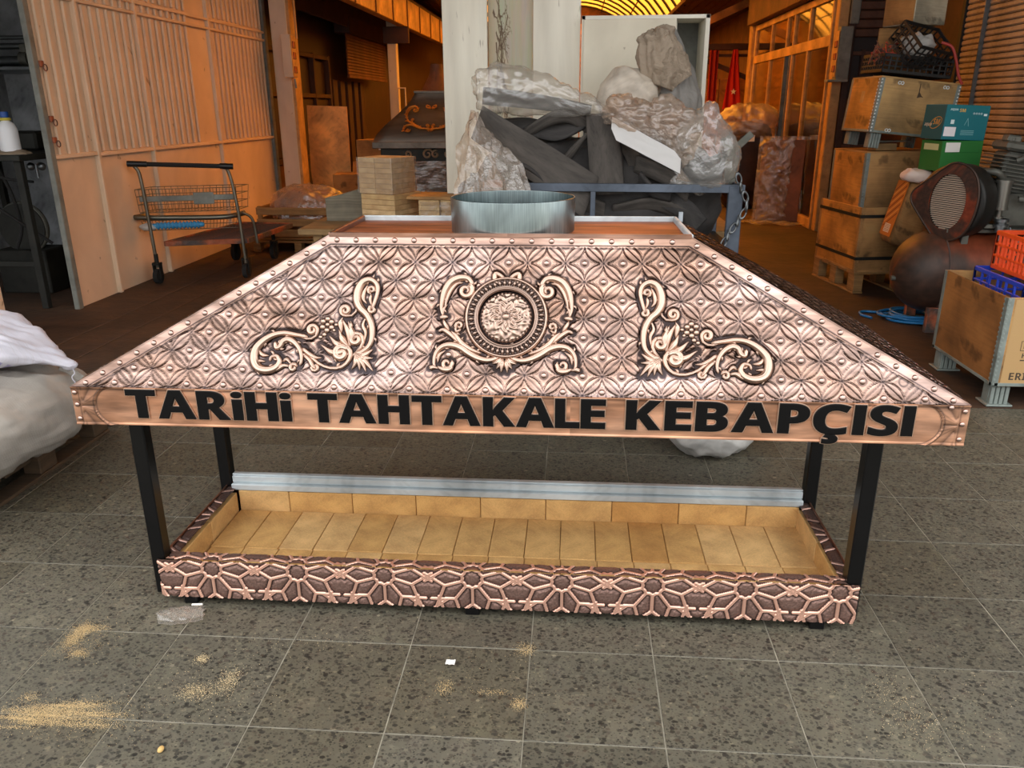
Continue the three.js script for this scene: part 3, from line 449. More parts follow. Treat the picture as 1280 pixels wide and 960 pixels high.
// studs on the front sheet
const studGeo = (() => { const g = new THREE.SphereGeometry(0.0102, 12, 6, 0, 6.283, 0, 1.57); g.rotateX(Math.PI / 2); g.scale(1, 1, 0.8); return g; })();
const studMat = M(new THREE.Color().setRGB(0.48, 0.34, 0.29), 0.2, 1);
const studQ = new THREE.Quaternion().setFromRotationMatrix(frontFrame);
function stud(u, v, k = 1) { const s = part(hoodFront, 'stud', studGeo, studMat, onFront(u, v, 0.001)); s.quaternion.copy(studQ); s.scale.setScalar(k); }
for (let j = -1; j < 8; j++) for (let i = -24; i < 24; i++) if (((i + j) & 1) === 0) {
  const u = PU + PA * i, v = j < 0 ? 0.0145 : PV + PA * j, [a, b] = frontEdges(v); if (v > 0.445 || (u - a) * 0.531 < 0.05 || (b - u) * 0.532 < 0.05 || ornD(u, v) < 0.007) continue; stud(u, v);
}
for (let u = -0.742; u < 0.34; u += 0.0613) stud(u, 0.482, 0.9);
for (let k = 0; k < 15; k++) { const v = 0.012 + k * 0.0327, [a, b] = frontEdges(v); stud(a + 0.03, v, 0.9); stud(b - 0.03, v, 0.9); }
// ornaments
function ornament(name, list, label) { const g = mergeGeometries(list.map(({ g }) => { g = g.index ? g.toNonIndexed() : g; return g; })); g.computeVertexNormals; g.applyMatrix4(frontFrame); const o = part(grill, name, g, copperBright); if (label) o.userData.label = label; return o; }
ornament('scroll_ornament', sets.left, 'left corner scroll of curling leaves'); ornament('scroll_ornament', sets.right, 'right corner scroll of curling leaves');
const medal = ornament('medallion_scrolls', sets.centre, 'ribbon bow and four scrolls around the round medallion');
{
  const ring = (pts, n, relf) => { const P = [], C = [], I = [], m1 = pts.length; for (let i = 0; i <= n; i++) { const a = (i / n) * 6.28319; pts.forEach(([r, h, c], k) => { const [dh, dc] = relf ? relf(r, a, k) : [0, 1]; P.push(-0.2 + Math.cos(a) * r, 0.239 + Math.sin(a) * r, h + dh); const f = c * dc; C.push(...patina(f)); }); } for (let i = 0; i < n; i++) for (let k = 0; k < m1 - 1; k++) { const a = i * m1 + k, b = a + 1, c = a + m1, d = c + 1; I.push(a, b, c, b, d, c); } const g = new THREE.BufferGeometry(); g.setAttribute('position', new THREE.Float32BufferAttribute(P, 3)); g.setAttribute('color', new THREE.Float32BufferAttribute(C, 3)); g.setAttribute('uv', new THREE.Float32BufferAttribute(new Float32Array(P.length / 3 * 2), 2)); g.setIndex(I); g.computeVertexNormals(); let s = 0; for (let i = 0; i < g.attributes.normal.count; i++) s += g.attributes.normal.getZ(i); if (s < 0) { const id = g.index.array; for (let i = 0; i < id.length; i += 3) { const x = id[i]; id[i] = id[i + 1]; id[i + 1] = x; } g.computeVertexNormals(); } g.applyMatrix4(frontFrame); return g; };
  const prof = []; for (let k = 0; k <= 34; k++) { const r = 0.082 + (k / 34) * 0.048; let h, c = 1; if (r < 0.09) { h = 0.004 + 0.01 * Math.sin(((r - 0.082) / 0.008) * Math.PI / 2); c = 0.35 + 0.5 * (r - 0.082) / 0.008; } else if (r < 0.098) { h = 0.013 - 0.003 * Math.sin(((r - 0.09) / 0.008) * 3.14); c = 0.7; } else if (r < 0.116) { h = 0.009; c = 0.8; } else { const q = (r - 0.116) / 0.014; h = 0.008 + 0.009 * Math.sin(q * Math.PI) - 0.009 * q; c = 0.45 + 0.55 * Math.sin(q * Math.PI); } prof.push([r, h, c]); }
  part(grill, 'medallion_ring', ring(prof, 360, (r, a) => { if (r < 0.098 || r > 0.116) return [0, 1]; const t = ((a / 6.28319) * 44) % 1, q = (r - 0.107) / 0.0085, e = 1 - ((t - 0.5) / 0.38) ** 2 - q * q; return e > 0 ? [0.007 * Math.sqrt(e), 0.55 + 0.45 * Math.sqrt(e)] : [-0.002, 0.35]; }), copperBright);
  const dome = []; for (let k = 0; k <= 44; k++) { const r = 0.0005 + (k / 44) * 0.078; dome.push([r, 0.004 + 0.02 * Math.sqrt(Math.max(0, 1 - (r / 0.079) ** 2)), 1]); }
  part(grill, 'medallion_boss', ring(dome, 240, (r, a) => { const q = r / 0.078; if (q < 0.13) return [0.004 * Math.cos(q / 0.13 * 1.57), 0.95]; if (q < 0.17) return [-0.002, 0.4]; if (q > 0.93) { const s = Math.sin(a * 40); return [0.0015 * s, 0.65 + 0.3 * s]; } const sw = Math.sin(a * 9 + q * 7), s2 = Math.sin(a * 18 - q * 22 + 1.5 * Math.sin(q * 16)), s3 = Math.sin(q * 26 + 2.2 * Math.sin(a * 9)); const h = 0.4 * sw + 0.35 * s2 + 0.35 * s3; return [0.0028 * h, clamp(0.88 + 0.3 * h, 0.35, 1)]; }), copperBright);
}
// other hood sheets: right and left sides with the same embossing, plain back
const SL = 0.9065;
for (const f of [1, -1]) {
  const xb = f > 0 ? 1.152 : -1.564, xt = f > 0 ? 0.36 : -0.77, ex = (xt - xb) / SL, ey = 0.441 / SL, nx = f * ey, ny = Math.abs(ex);
  part(grill, 'hood_side_panel', relief(220, 230, (s, t) => { const v = t * SL, a = -0.935 + 0.235 * t, b = -0.05 - 0.23 * t; return f > 0 ? [b + (a - b) * s, v] : [a + (b - a) * s, v]; }, (u, v, h) => L(xb + ex * v + nx * h, 0.874 + ey * v + ny * h, u), (u, v) => { const t = v / SL, dl = Math.min(u - (-0.935 + 0.235 * t), (-0.05 - 0.23 * t) - u); if (dl < 0.034) return [0.0012 + 0.0025 * Math.exp(-(((dl - 0.031) / 0.0025) ** 2)), 0.8 - 0.5 * Math.exp(-(((dl - 0.027) / 0.003) ** 2))]; return petals(u, v); }), copper);
}
part(grill, 'hood_back_panel', surf((s, t) => L((-1.564 + 0.794 * t) + (2.716 - 1.586 * t) * (1 - s), 0.874 + 0.441 * t, -0.935 + 0.235 * t), 12, 4), copperPlain);
// top: recessed plate, upstanding rim, zinc collar
part(grill, 'hood_top_plate', box(1.12, 0.006, 0.42, 0.002), M('#b06a48', 0.5, 0.55, { map: copperMap }), L(-0.205, 1.304, -0.49));
for (const [x, z, w, d, mat] of [[-0.205, -0.283, 1.13, 0.014, copperPlain], [-0.205, -0.7, 1.13, 0.014, m.galv], [-0.765, -0.49, 0.014, 0.42, copperDark], [0.357, -0.49, 0.014, 0.42, m.galv]]) part(grill, 'top_rim', box(w, 0.022, d, 0.003), mat, L(x, 1.313, z));
part(grill, 'flue_collar', lathe([[0.2, 0], [0.204, 0], [0.206, 0.106], [0.2035, 0.108], [0.201, 0.106], [0.2, 0]], 96), m.zinc, L(-0.203, 1.307, -0.487));
part(grill, 'flue_throat', cyl(0.2, 0.006, 48), M('#3a4346', 0.5, 0.6), L(-0.203, 1.31, -0.487));
// sign band along the bottom edge of the hood
const ZF = -0.05, Y0 = 0.748, Y1 = 0.874;
function bandHeight(u, v) { // v from 0 at the lower edge to 0.126
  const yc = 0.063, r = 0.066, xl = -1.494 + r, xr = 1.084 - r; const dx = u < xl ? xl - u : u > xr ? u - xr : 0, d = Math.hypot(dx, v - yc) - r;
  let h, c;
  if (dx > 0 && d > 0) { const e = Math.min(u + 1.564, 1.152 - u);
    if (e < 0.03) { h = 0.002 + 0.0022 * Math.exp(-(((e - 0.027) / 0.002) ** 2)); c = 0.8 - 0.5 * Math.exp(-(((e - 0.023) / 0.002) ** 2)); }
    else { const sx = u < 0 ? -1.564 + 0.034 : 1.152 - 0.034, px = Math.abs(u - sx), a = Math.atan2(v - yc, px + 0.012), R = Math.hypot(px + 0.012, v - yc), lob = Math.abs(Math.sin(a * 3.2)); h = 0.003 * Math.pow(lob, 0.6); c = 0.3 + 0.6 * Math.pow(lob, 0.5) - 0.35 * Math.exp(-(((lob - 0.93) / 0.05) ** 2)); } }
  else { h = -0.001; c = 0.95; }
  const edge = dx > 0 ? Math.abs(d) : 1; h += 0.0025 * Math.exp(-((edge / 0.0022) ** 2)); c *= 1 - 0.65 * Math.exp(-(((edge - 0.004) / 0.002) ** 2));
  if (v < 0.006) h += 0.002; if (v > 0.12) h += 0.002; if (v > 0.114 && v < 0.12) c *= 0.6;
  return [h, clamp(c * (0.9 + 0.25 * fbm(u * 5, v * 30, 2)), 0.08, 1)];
}
const bandCopper = M(new THREE.Color().setRGB(0.92, 0.5, 0.3), 0.42, 0.6, { map: copperMap, vertexColors: true });
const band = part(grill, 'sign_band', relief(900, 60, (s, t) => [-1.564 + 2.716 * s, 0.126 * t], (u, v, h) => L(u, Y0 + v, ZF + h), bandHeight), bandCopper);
for (const x of [-1.564, 1.152]) part(grill, 'band_side', box(0.006, 0.126, 0.885, 0.002), copperPlain, L(x + (x > 0 ? -0.003 : 0.003), Y0 + 0.063, -0.4925 - 0.004));
part(grill, 'band_back', box(2.716, 0.126, 0.006, 0.002), copperPlain, L(-0.206, Y0 + 0.063, -0.935));
for (const [x, y] of [[-1.552, 0.855], [-1.55, 0.815], [-1.549, 0.768], [1.138, 0.855], [1.136, 0.815], [1.135, 0.768], [1.098, 0.866]]) part(band, 'stud', studGeo, studMat, L(x, y, ZF + 0.003)).scale.setScalar(0.8);
// raised black letters, each with a polished copper edge
{
  const font = await new FontLoader().loadAsync('fonts/droid/droid_sans_bold.typeface.json');
  const black = new THREE.MeshPhysicalMaterial({ color: '#060505', roughness: 0.5, specularIntensity: 0.35 }), edgeMat = M(new THREE.Color().setRGB(0.8, 0.56, 0.43), 0.28, 1);
  const size = 100, glyph = (c, bev) => { const g = new TextGeometry(c, { font, size, depth: 3, curveSegments: 6, bevelEnabled: true, bevelSize: bev, bevelThickness: 0.6, bevelSegments: 1 }); g.computeBoundingBox(); return g; };
  const capH = (() => { const b = glyph('T', 2).boundingBox; return b.max.y - b.min.y; })(), base = glyph('T', 2).boundingBox.min.y;
  for (const [word, x0, x1, gap] of [['TARiHi', -1.386, -0.858, 0.009], ['TAHTAKALE', -0.804, 0.106, 0.008], ['KEBAPÇlSl', 0.166, 1.0, 0.011]]) {
    const gs = [...word].map((c) => glyph(c, 2.4)), ws = gs.map((g) => g.boundingBox.max.x - g.boundingBox.min.x), sum = ws.reduce((a, b) => a + b);
    const overlap = [...word].map((c, i) => { const n = word[i + 1]; const p = c + n; return /TA|AT|KA|AP|LE|AL|AR/.test(p) && 'TAHTAKALE'.includes(p) ? -0.006 : 0; });
    const sx = (x1 - x0 - gap * (word.length - 1) - overlap.reduce((a, b) => a + b, 0)) / sum, sy = 0.094 / capH; let x = x0;
    gs.forEach((g, i) => {
      const c = word[i], bb = g.boundingBox, ky = c === 'i' || c === 'l' ? 0.094 / (bb.max.y - bb.min.y) : sy, y0 = 0.7755 - (c === 'i' || c === 'l' ? bb.min.y * ky : base * sy), e = glyph(c, 5.2);
      const a = part(band, 'letter', g, black, L(x - bb.min.x * sx, y0, ZF + 0.0035)); a.scale.set(sx, ky, 0.0012);
      const o = part(band, 'letter_edge', e, edgeMat, L(x - bb.min.x * sx, y0, ZF + 0.0012)); o.scale.set(sx, ky, 0.0008);
      x += ws[i] * sx + gap + overlap[i];
    });
  }
}
// frame: legs, feet, rails
const legMat = m.blackSteel;
for (const [x, z] of [[-1.452, -0.2], [0.956, -0.2], [-1.452, -0.785], [0.97, -0.785]]) part(grill, 'leg', box(0.05, 0.74, 0.05, 0.004), legMat, L(x, 0.41, z));
for (const x of [-1.452, 0.963]) { part(grill, 'top_frame_bar', box(0.04, 0.04, 0.6, 0.003), legMat, L(x, 0.775, -0.49)); part(grill, 'base_frame_bar', box(0.04, 0.04, 0.56, 0.003), legMat, L(x, 0.06, -0.49)); }
for (const z of [-0.2, -0.785]) { part(grill, 'top_frame_bar', box(2.36, 0.04, 0.04, 0.003), legMat, L(-0.245, 0.775, z)); part(grill, 'base_frame_bar', box(2.36, 0.04, 0.04, 0.003), legMat, L(-0.245, 0.06, z)); }
for (const [x, z] of [[-1.355, -0.2], [-0.33, -0.2], [0.855, -0.2], [-1.355, -0.78], [-0.33, -0.78], [0.855, -0.78]]) part(grill, 'foot', box(0.05, 0.045, 0.05, 0.003), legMat, L(x, 0.0225, z));
// base trim: interlaced ten-pointed stars in relief
function starPattern() {
  const R = 0.155, segs = [], pol = (cx, cy, r, a) => [cx + r * Math.cos(a), cy + r * Math.sin(a)], D = Math.PI / 180;
  const rose = (cx, cy) => { for (let k = 0; k < 10; k++) { const a = k * 36 * D, b = a + 18 * D, c = a - 18 * D, P = (r, t) => pol(cx, cy, r * R, t);
    segs.push([P(0.25, c), P(0.215, a)], [P(0.215, a), P(0.25, b)], [P(0.25, b), P(0.66, b)]);
    for (const [o, f] of [[b, -1], [c, 1]]) { const p = P(0.66, o), q = P(0.93, a), l = 1.5; segs.push([p, [p[0] + (q[0] - p[0]) * l, p[1] + (q[1] - p[1]) * l]]); } } };
  for (const [dx, dy] of [[-0.31, 0], [0, 0], [0.31, 0], [-0.155, -0.24], [0.155, -0.24], [-0.155, 0.24], [0.155, 0.24], [0.465, -0.24], [-0.465, -0.24]]) rose(dx, dy);
  const SZ = 0.0015, W = Math.round(0.31 / SZ), H = Math.round(0.24 / SZ), D2 = new Float32Array(W * H).fill(1);
  for (let j = 0; j < H; j++) for (let i = 0; i < W; i++) { const x = i * SZ, y = j * SZ - 0.12; let d = 1; for (const [[ax, ay], [bx, by]] of segs) { const ux = bx - ax, uy = by - ay, t = clamp(((x - ax) * ux + (y - ay) * uy) / (ux * ux + uy * uy)), e = Math.hypot(x - ax - t * ux, y - ay - t * uy); if (e < d) d = e; } D2[j * W + i] = d; }
  return (u, v) => { const x = (((u % 0.31) + 0.31) % 0.31) / SZ, y = clamp((v + 0.12) / SZ, 0, H - 1); const i = Math.min(W - 1, Math.floor(x)), j = Math.floor(y), i2 = (i + 1) % W, j2 = Math.min(H - 1, j + 1), a = x - i, b = y - j; return (D2[j * W + i] * (1 - a) + D2[j * W + i2] * a) * (1 - b) + (D2[j2 * W + i] * (1 - a) + D2[j2 * W + i2] * a) * b; };
}
const starD = starPattern();
function trimHeight(u, v) { const d = starD(u + 1.257, v - 0.118), w = 0.0046, s = sst(w + 0.0022, w - 0.001, d); const pit = fbm(u * 160, v * 160, 4, 2); return [0.0055 * s - 0.0012 * Math.exp(-((d / 0.0015) ** 2)) * s + (1 - s) * (pit * 0.0016 + 0.004 * sst(0.006, 0.022, d)), clamp(s > 0.3 ? 1 - 0.1 * Math.exp(-((d / 0.0016) ** 2)) : 0.19 + 0.2 * sst(0.006, 0.016, d) + pit * 0.25 - 0.12 * Math.exp(-(((d - w - 0.003) / 0.002) ** 2)), 0.06, 1)]; }
const trimCopper = M(new THREE.Color().setRGB(0.86, 0.5, 0.37), 0.42, 0.75, { vertexColors: true });
part(grill, 'base_trim_front', relief(1150, 72, (s, t) => [-1.453 + 2.426 * s, 0.15 * t], (u, v, h) => L(u, 0.034 + v, -0.172 + h), trimHeight), trimCopper);
part(grill, 'base_trim_lip', relief(1000, 24, (s, t) => [-1.42 + 2.36 * s, 0.15 + 0.05 * t], (u, v, h) => L(u, 0.184 + h * 0.7, -0.172 - (v - 0.15)), (u, v) => trimHeight(u, v - 0.03)), trimCopper);
part(grill, 'base_trim_back', box(2.426, 0.15, 0.012, 0.003), copperDark, L(-0.24, 0.109, -0.815));
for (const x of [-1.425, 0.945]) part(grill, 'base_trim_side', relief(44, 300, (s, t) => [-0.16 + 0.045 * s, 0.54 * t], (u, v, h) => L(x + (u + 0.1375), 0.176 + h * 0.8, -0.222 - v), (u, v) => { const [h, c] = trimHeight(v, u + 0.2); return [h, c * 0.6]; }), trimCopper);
for (const x of [-1.453, 0.973]) part(grill, 'base_trim_end', box(0.008, 0.15, 0.6, 0.002), copperDark, L(x + (x > 0 ? -0.004 : 0.004), 0.109, -0.49));
part(grill, 'basin_floor', box(2.36, 0.012, 0.56, 0.002), m.darkMetal, L(-0.24, 0.035, -0.49));
// firebricks, each its own piece
{
  const tones = ['#e0b474', '#d9ab6a', '#e3ba7e', '#dbb072', '#cf9c5a'].map((c) => M(c, 0.85, 0, { map: rep(T.brick, 3), bumpMap: rep(T.bumpy, 8), bumpScale: 0.0006 }));
  const brick = (w, h, d, x, y, z, k = Math.floor(rnd() * 4)) => { const b = part(grill, 'brick', box(w, h, d, 0.0022, Math.floor(rnd() * 4) * 0.21), tones[k], L(x, y, z)); b.rotation.y = rr(-0.004, 0.004); };
  for (let k = 0; k < 17; k++) { const x = -1.393 + 0.0682 + k * 0.1364; brick(0.134, 0.04, 0.298, x, 0.06 + rr(-0.0008, 0.0008), -0.59, k === 12 ? 4 : Math.floor(rnd() * 4)); brick(0.134, 0.04, 0.21, x + 0.004, 0.058 + rr(-0.0008, 0.0008), -0.334); }
  const xs = [-1.393, -1.175]; while (xs[xs.length - 1] < 0.7) xs.push(xs[xs.length - 1] + 0.2705); xs.push(0.927);
  for (let i = 0; i < xs.length - 1; i++) brick(xs[i + 1] - xs[i] - 0.0025, 0.125, 0.05, (xs[i] + xs[i + 1]) / 2, 0.105, -0.767, i === 6 ? 4 : undefined);
  for (const x of [-1.412, 0.9335]) { brick(0.028, 0.115, 0.25, x, 0.104, -0.613); brick(0.028, 0.115, 0.26, x, 0.104, -0.355); }
}
// galvanised rail lying along the back, between the rear legs
part(grill, 'back_rail', merge(at(box(2.36, 0.028, 0.05, 0.003), 0, 0.014, 0), at(box(2.36, 0.03, 0.03, 0.003), 0, 0.043, -0.008), at(box(2.362, 0.008, 0.022, 0.002), 0, 0.061, -0.012)), m.galv, L(-0.241, 0.169, -0.768));
// ---------------------------------------------------------------- left foreground: pallet with two woven sacks
function pallet(name, label, p, ry, w, d, mat, group, h = 0.13) {
  const t = thing(name, label, 'pallet', p, ry, group);
  const n = 5; for (let i = 0; i < n; i++) part(t, 'top_board', box(w, 0.02, d / n - 0.03, 0.003, i * 0.3), mat, [0, h - 0.01, -d / 2 + (i + 0.5) * d / n]);
  for (const x of [-w / 2 + 0.05, 0, w / 2 - 0.05]) { for (const z of [-d / 2 + 0.07, 0, d / 2 - 0.07]) part(t, 'block', box(0.09, h - 0.04, 0.13, 0.004), mat, [x, h / 2, z]); part(t, 'bottom_board', box(0.1, 0.018, d, 0.003), mat, [x, 0.009, 0]); }
  return t;
}
pallet('pallet', 'dark wooden pallet under the two white sacks', [-3.05, 0, -1.2], 0, 1.0, 1.05, m.darkWood);
part(pallet('pallet', 'weathered pale pallet corner below the lower white sack', [-3.03, 0, -0.42], 0, 0.94, 0.4, m.greyWood), 'spacer', box(0.09, 0.02, 0.09, 0.002), m.greyWood, [0, 0.05, 0]);
{
  const sackTex = ctex(512, 512, (c) => { c.fillStyle = '#c9c7d0'; c.fillRect(0, 0, 512, 512); for (let i = 0; i < 300; i++) { c.fillStyle = `rgba(150,140,140,${rr(0.02, 0.06)})`; c.fillRect(rnd() * 512, 0, 2, 512); } c.fillStyle = '#c9b27c'; c.fillRect(0, 300, 512, 18); c.fillRect(0, 196, 512, 18); c.fillStyle = 'rgba(200,120,140,.5)'; c.fillRect(0, 150, 512, 10); c.font = 'italic bold 64px sans-serif'; c.fillStyle = 'rgba(120,110,170,.55)'; c.fillText('un', 250, 130); });
  const white = M('#ffffff', 0.55, 0, { map: sackTex, bumpMap: rep(T.weave, 6), bumpScale: 0.0008 }), cream = M('#b5aea4', 0.6, 0, { map: T.cloth, bumpMap: rep(T.weave, 6), bumpScale: 0.0008 });
  const sack = (rx, ry, rz, s, mat, shape) => { const g = blob(rx, ry, rz, 0.72, 96, 64), p = g.attributes.position; for (let i = 0; i < p.count; i++) { let [x, y, z] = [p.getX(i), p.getY(i), p.getZ(i)]; [x, y, z] = shape(x, y, z); p.setXYZ(i, x, y, z); } crumple(g, 0.05, 2.2, s); g.rotateX(0.6); crumple(g, 0.045, [2.5, 9, 3], s + 3); crumple(g, 0.016, [5, 22, 7], s + 5); g.rotateX(-0.6); const uv = []; for (let i = 0; i < p.count; i++) uv.push(p.getZ(i) / (2 * rz) + 0.5, p.getX(i) / (2 * rx) + 0.5 + p.getY(i) * 0.6); g.setAttribute('uv', new THREE.Float32BufferAttribute(uv, 2)); return g; };
  const lo = thing('woven_sack', 'full dirty-white woven sack lying under the striped one', 'sack', [-2.86, 0.14, -1.0]);
  part(lo, 'bag', sack(0.5, 0.21, 0.62, 4, cream, (x, y, z) => [x, y * (1 - 0.25 * sst(0.2, 0.6, Math.abs(z))), z]), cream, [0, 0.205, 0]);
  part(lo, 'ear', (() => { const g = new THREE.ConeGeometry(0.06, 0.14, 14, 4); g.rotateZ(-1.9); return crumple(g, 0.012, 16); })(), cream, [0.44, 0.31, -0.34]);
  const up = thing('woven_sack', 'white woven sack with yellow stripes and a knotted corner, on top', 'sack', [-3.0, 0.545, -1.12]);
  part(up, 'bag', sack(0.62, 0.17, 0.44, 9, white, (x, y, z) => { const k = clamp((x + 0.05) / 0.67); return [x + k * 0.03, y * (1 - 0.86 * k) + 0.02 - 0.17 * k * k, z * (1 - 0.88 * k) - 0.1 * k]; }), white, [0, 0.155, 0]);
  part(up, 'knot', crumple(blob(0.035, 0.022, 0.03, 1, 16, 10), 0.01, 30), white, [0.63, 0.005, -0.11]);
  part(up, 'tie_string', tube([[0.645, 0.005, -0.1], [0.655, -0.03, -0.1], [0.645, -0.05, -0.09], [0.665, -0.09, -0.09]], 0.003, 24, 5), white);
}
single('offcut_board', 'dark reddish board lying behind the pallet near the sacks', 'board', box(0.5, 0.05, 0.5, 0.005), m.darkBrown, [-2.83, 0.025, -2.05]);
// ---------------------------------------------------------------- litter on the terrazzo
{
  const w = thing('plastic_wrapper', 'crumpled clear plastic wrapper on the floor by the left foot', 'wrapper', [-1.345, 0.001, -0.105], 0.35);
  const f = (s, t) => { const x = (s - 0.5) * (0.15 + 0.05 * N3(t * 4, 2, 1)) - 0.01, z = (t - 0.5) * 0.085 * (0.75 + 0.3 * Math.sin(s * 3.1) + 0.25 * N3(s * 5, 7, 0)); return [x, 0.012 + 0.014 * Math.sin(t * 3.14) * (1 - s * 0.5) + 0.008 * ridge(x * 22, z * 30, 2, 3), z + 0.015 * s]; };
  part(w, 'film', surf(f, 34, 18), m.wrap); part(w, 'film', surf((s, t) => { const p = f(s, t); return [p[0], Math.max(0.002, p[1] * 0.25), p[2] * 1.1]; }, 20, 10), m.wrap);
}
single('cigarette_butt', 'short white cigarette butt beside the plastic wrapper', 'butt', (() => { const g = cyl(0.0045, 0.038, 10); g.rotateZ(Math.PI / 2); return g; })(), m.paper, [-1.327, 0.0048, -0.165], [0, 0.1, 0]);
single('paper_scrap', 'crumpled white paper scrap on the floor in front of the grill', 'paper scrap', crumple(surf((s, t) => [(s - 0.5) * 0.03, 0.006, (t - 0.5) * 0.022], 10, 8, 0.0006), 0.006, 70), m.paper, [-0.368, 0.003, 0.09]);
single('pebble', 'small tan pebble on the floor near the bottom edge', 'pebble', crumple(blob(0.008, 0.007, 0.012, 1, 14, 10), 0.002, 90), M('#c9a667', 0.7), [-1.12, 0.007, 0.51]);
single('wood_chip', 'tiny pale chip on dark tiles behind the grill, right', 'chip', box(0.012, 0.006, 0.01, 0.002), m.paper, [1.153, 0.003, -1.4]);
{ // sawdust: thousands of flakes, one object for each heap
  const flake = new THREE.TetrahedronGeometry(0.0016), mats = ['#cdb384', '#c4aa7c', '#d6c095'];
  const heap = (label, list, k) => {
    const n = list.reduce((s, q) => s + q[4], 0), im = new THREE.InstancedMesh(flake, M(mats[k % 3], 0.9), n), q = new THREE.Object3D(); let c = 0;
    for (const [x, z, sx, sz, cnt] of list) for (let i = 0; i < cnt; i++) { const g = () => (rnd() + rnd() + rnd() - 1.5) * 1.15; q.position.set(x + g() * sx, 0.0004 + rnd() * 0.0012, z + g() * sz); q.rotation.set(rnd() * 6, rnd() * 6, rnd() * 6); q.scale.set(rr(0.4, 1.1), 0.35, rr(0.4, 1.2)); q.updateMatrix(); im.setMatrixAt(c++, q.matrix); }
    im.name = numbered('sawdust'); shadow(im); im.userData.kind = 'stuff'; tag(im, label, 'sawdust'); scene.add(im);
  };
  heap('broad spill of sawdust at the lower left of the floor', [...Array.from({ length: 26 }, (_, i) => { const k = i / 25, x = rr(-1.62, -1.36); return [x, 0.345 + 0.1 * k - (x + 1.5) * 0.08, rr(0.04, 0.11), rr(0.004, 0.011), Math.round(rr(160, 420) * (1 - 0.5 * Math.abs(k - 0.4)))]; }), [-1.5, 0.395, 0.11, 0.035, 2600], [-1.45, 0.4, 0.2, 0.075, 1300], [-1.63, 0.33, 0.025, 0.02, 240]], 0);
  heap('elongated sawdust patch above the broad spill', [[-1.66, 0.03, 0.028, 0.06, 2000], [-1.64, -0.01, 0.05, 0.02, 900], [-1.6, 0.12, 0.03, 0.02, 500], [-1.62, 0.06, 0.1, 0.1, 500]], 1);
  heap('faint sawdust dusting between floor joints left of centre', [[-1.13, 0.27, 0.05, 0.03, 700], [-1.05, 0.22, 0.03, 0.05, 600], [-1.18, 0.12, 0.02, 0.02, 350], [-1.1, 0.24, 0.2, 0.14, 420], [-0.9, 0.0, 0.2, 0.06, 160]], 2);
  heap('scattered sawdust crumbs in front of the grill centre', [[-0.37, 0.2, 0.025, 0.03, 300], [-0.135, 0.255, 0.02, 0.024, 420], [-0.13, 0.0, 0.03, 0.03, 460], [-0.22, 0.21, 0.05, 0.012, 160], [-0.3, 0.15, 0.25, 0.14, 260]], 1);
  heap('pale crumbs scattered on dusty tiles at the right', [[1.03, 0.25, 0.09, 0.09, 260], [0.98, 0.15, 0.07, 0.1, 200], [1.1, 0.2, 0.3, 0.2, 220]], 2);
}
{ // fleecy white bundle on the floor behind the grill
  const t = thing('plaster_ornament', 'white bundled fleecy cloth on the dark tiles behind the grill', 'cloth bundle', [0.73, 0, -1.72]);
  part(t, 'bundle', (() => { const g = blob(0.2, 0.11, 0.2, 0.9, 80, 50); crumple(g, 0.06, 5, 2); crumple(g, 0.012, 16, 5); return g; })(), m.whiteBag, [0.0, 0.1, 0]);
  part(t, 'fold', (() => { const g = blob(0.14, 0.07, 0.13, 0.9, 60, 36); crumple(g, 0.05, 7, 8); return g; })(), m.whiteBag, [-0.13, 0.15, -0.02]);
  part(t, 'fold', (() => { const g = blob(0.12, 0.07, 0.12, 0.9, 60, 36); crumple(g, 0.05, 7, 12); return g; })(), m.greyBag, [0.18, 0.15, -0.12]);
  t.name = numbered('cloth_bundle');
}
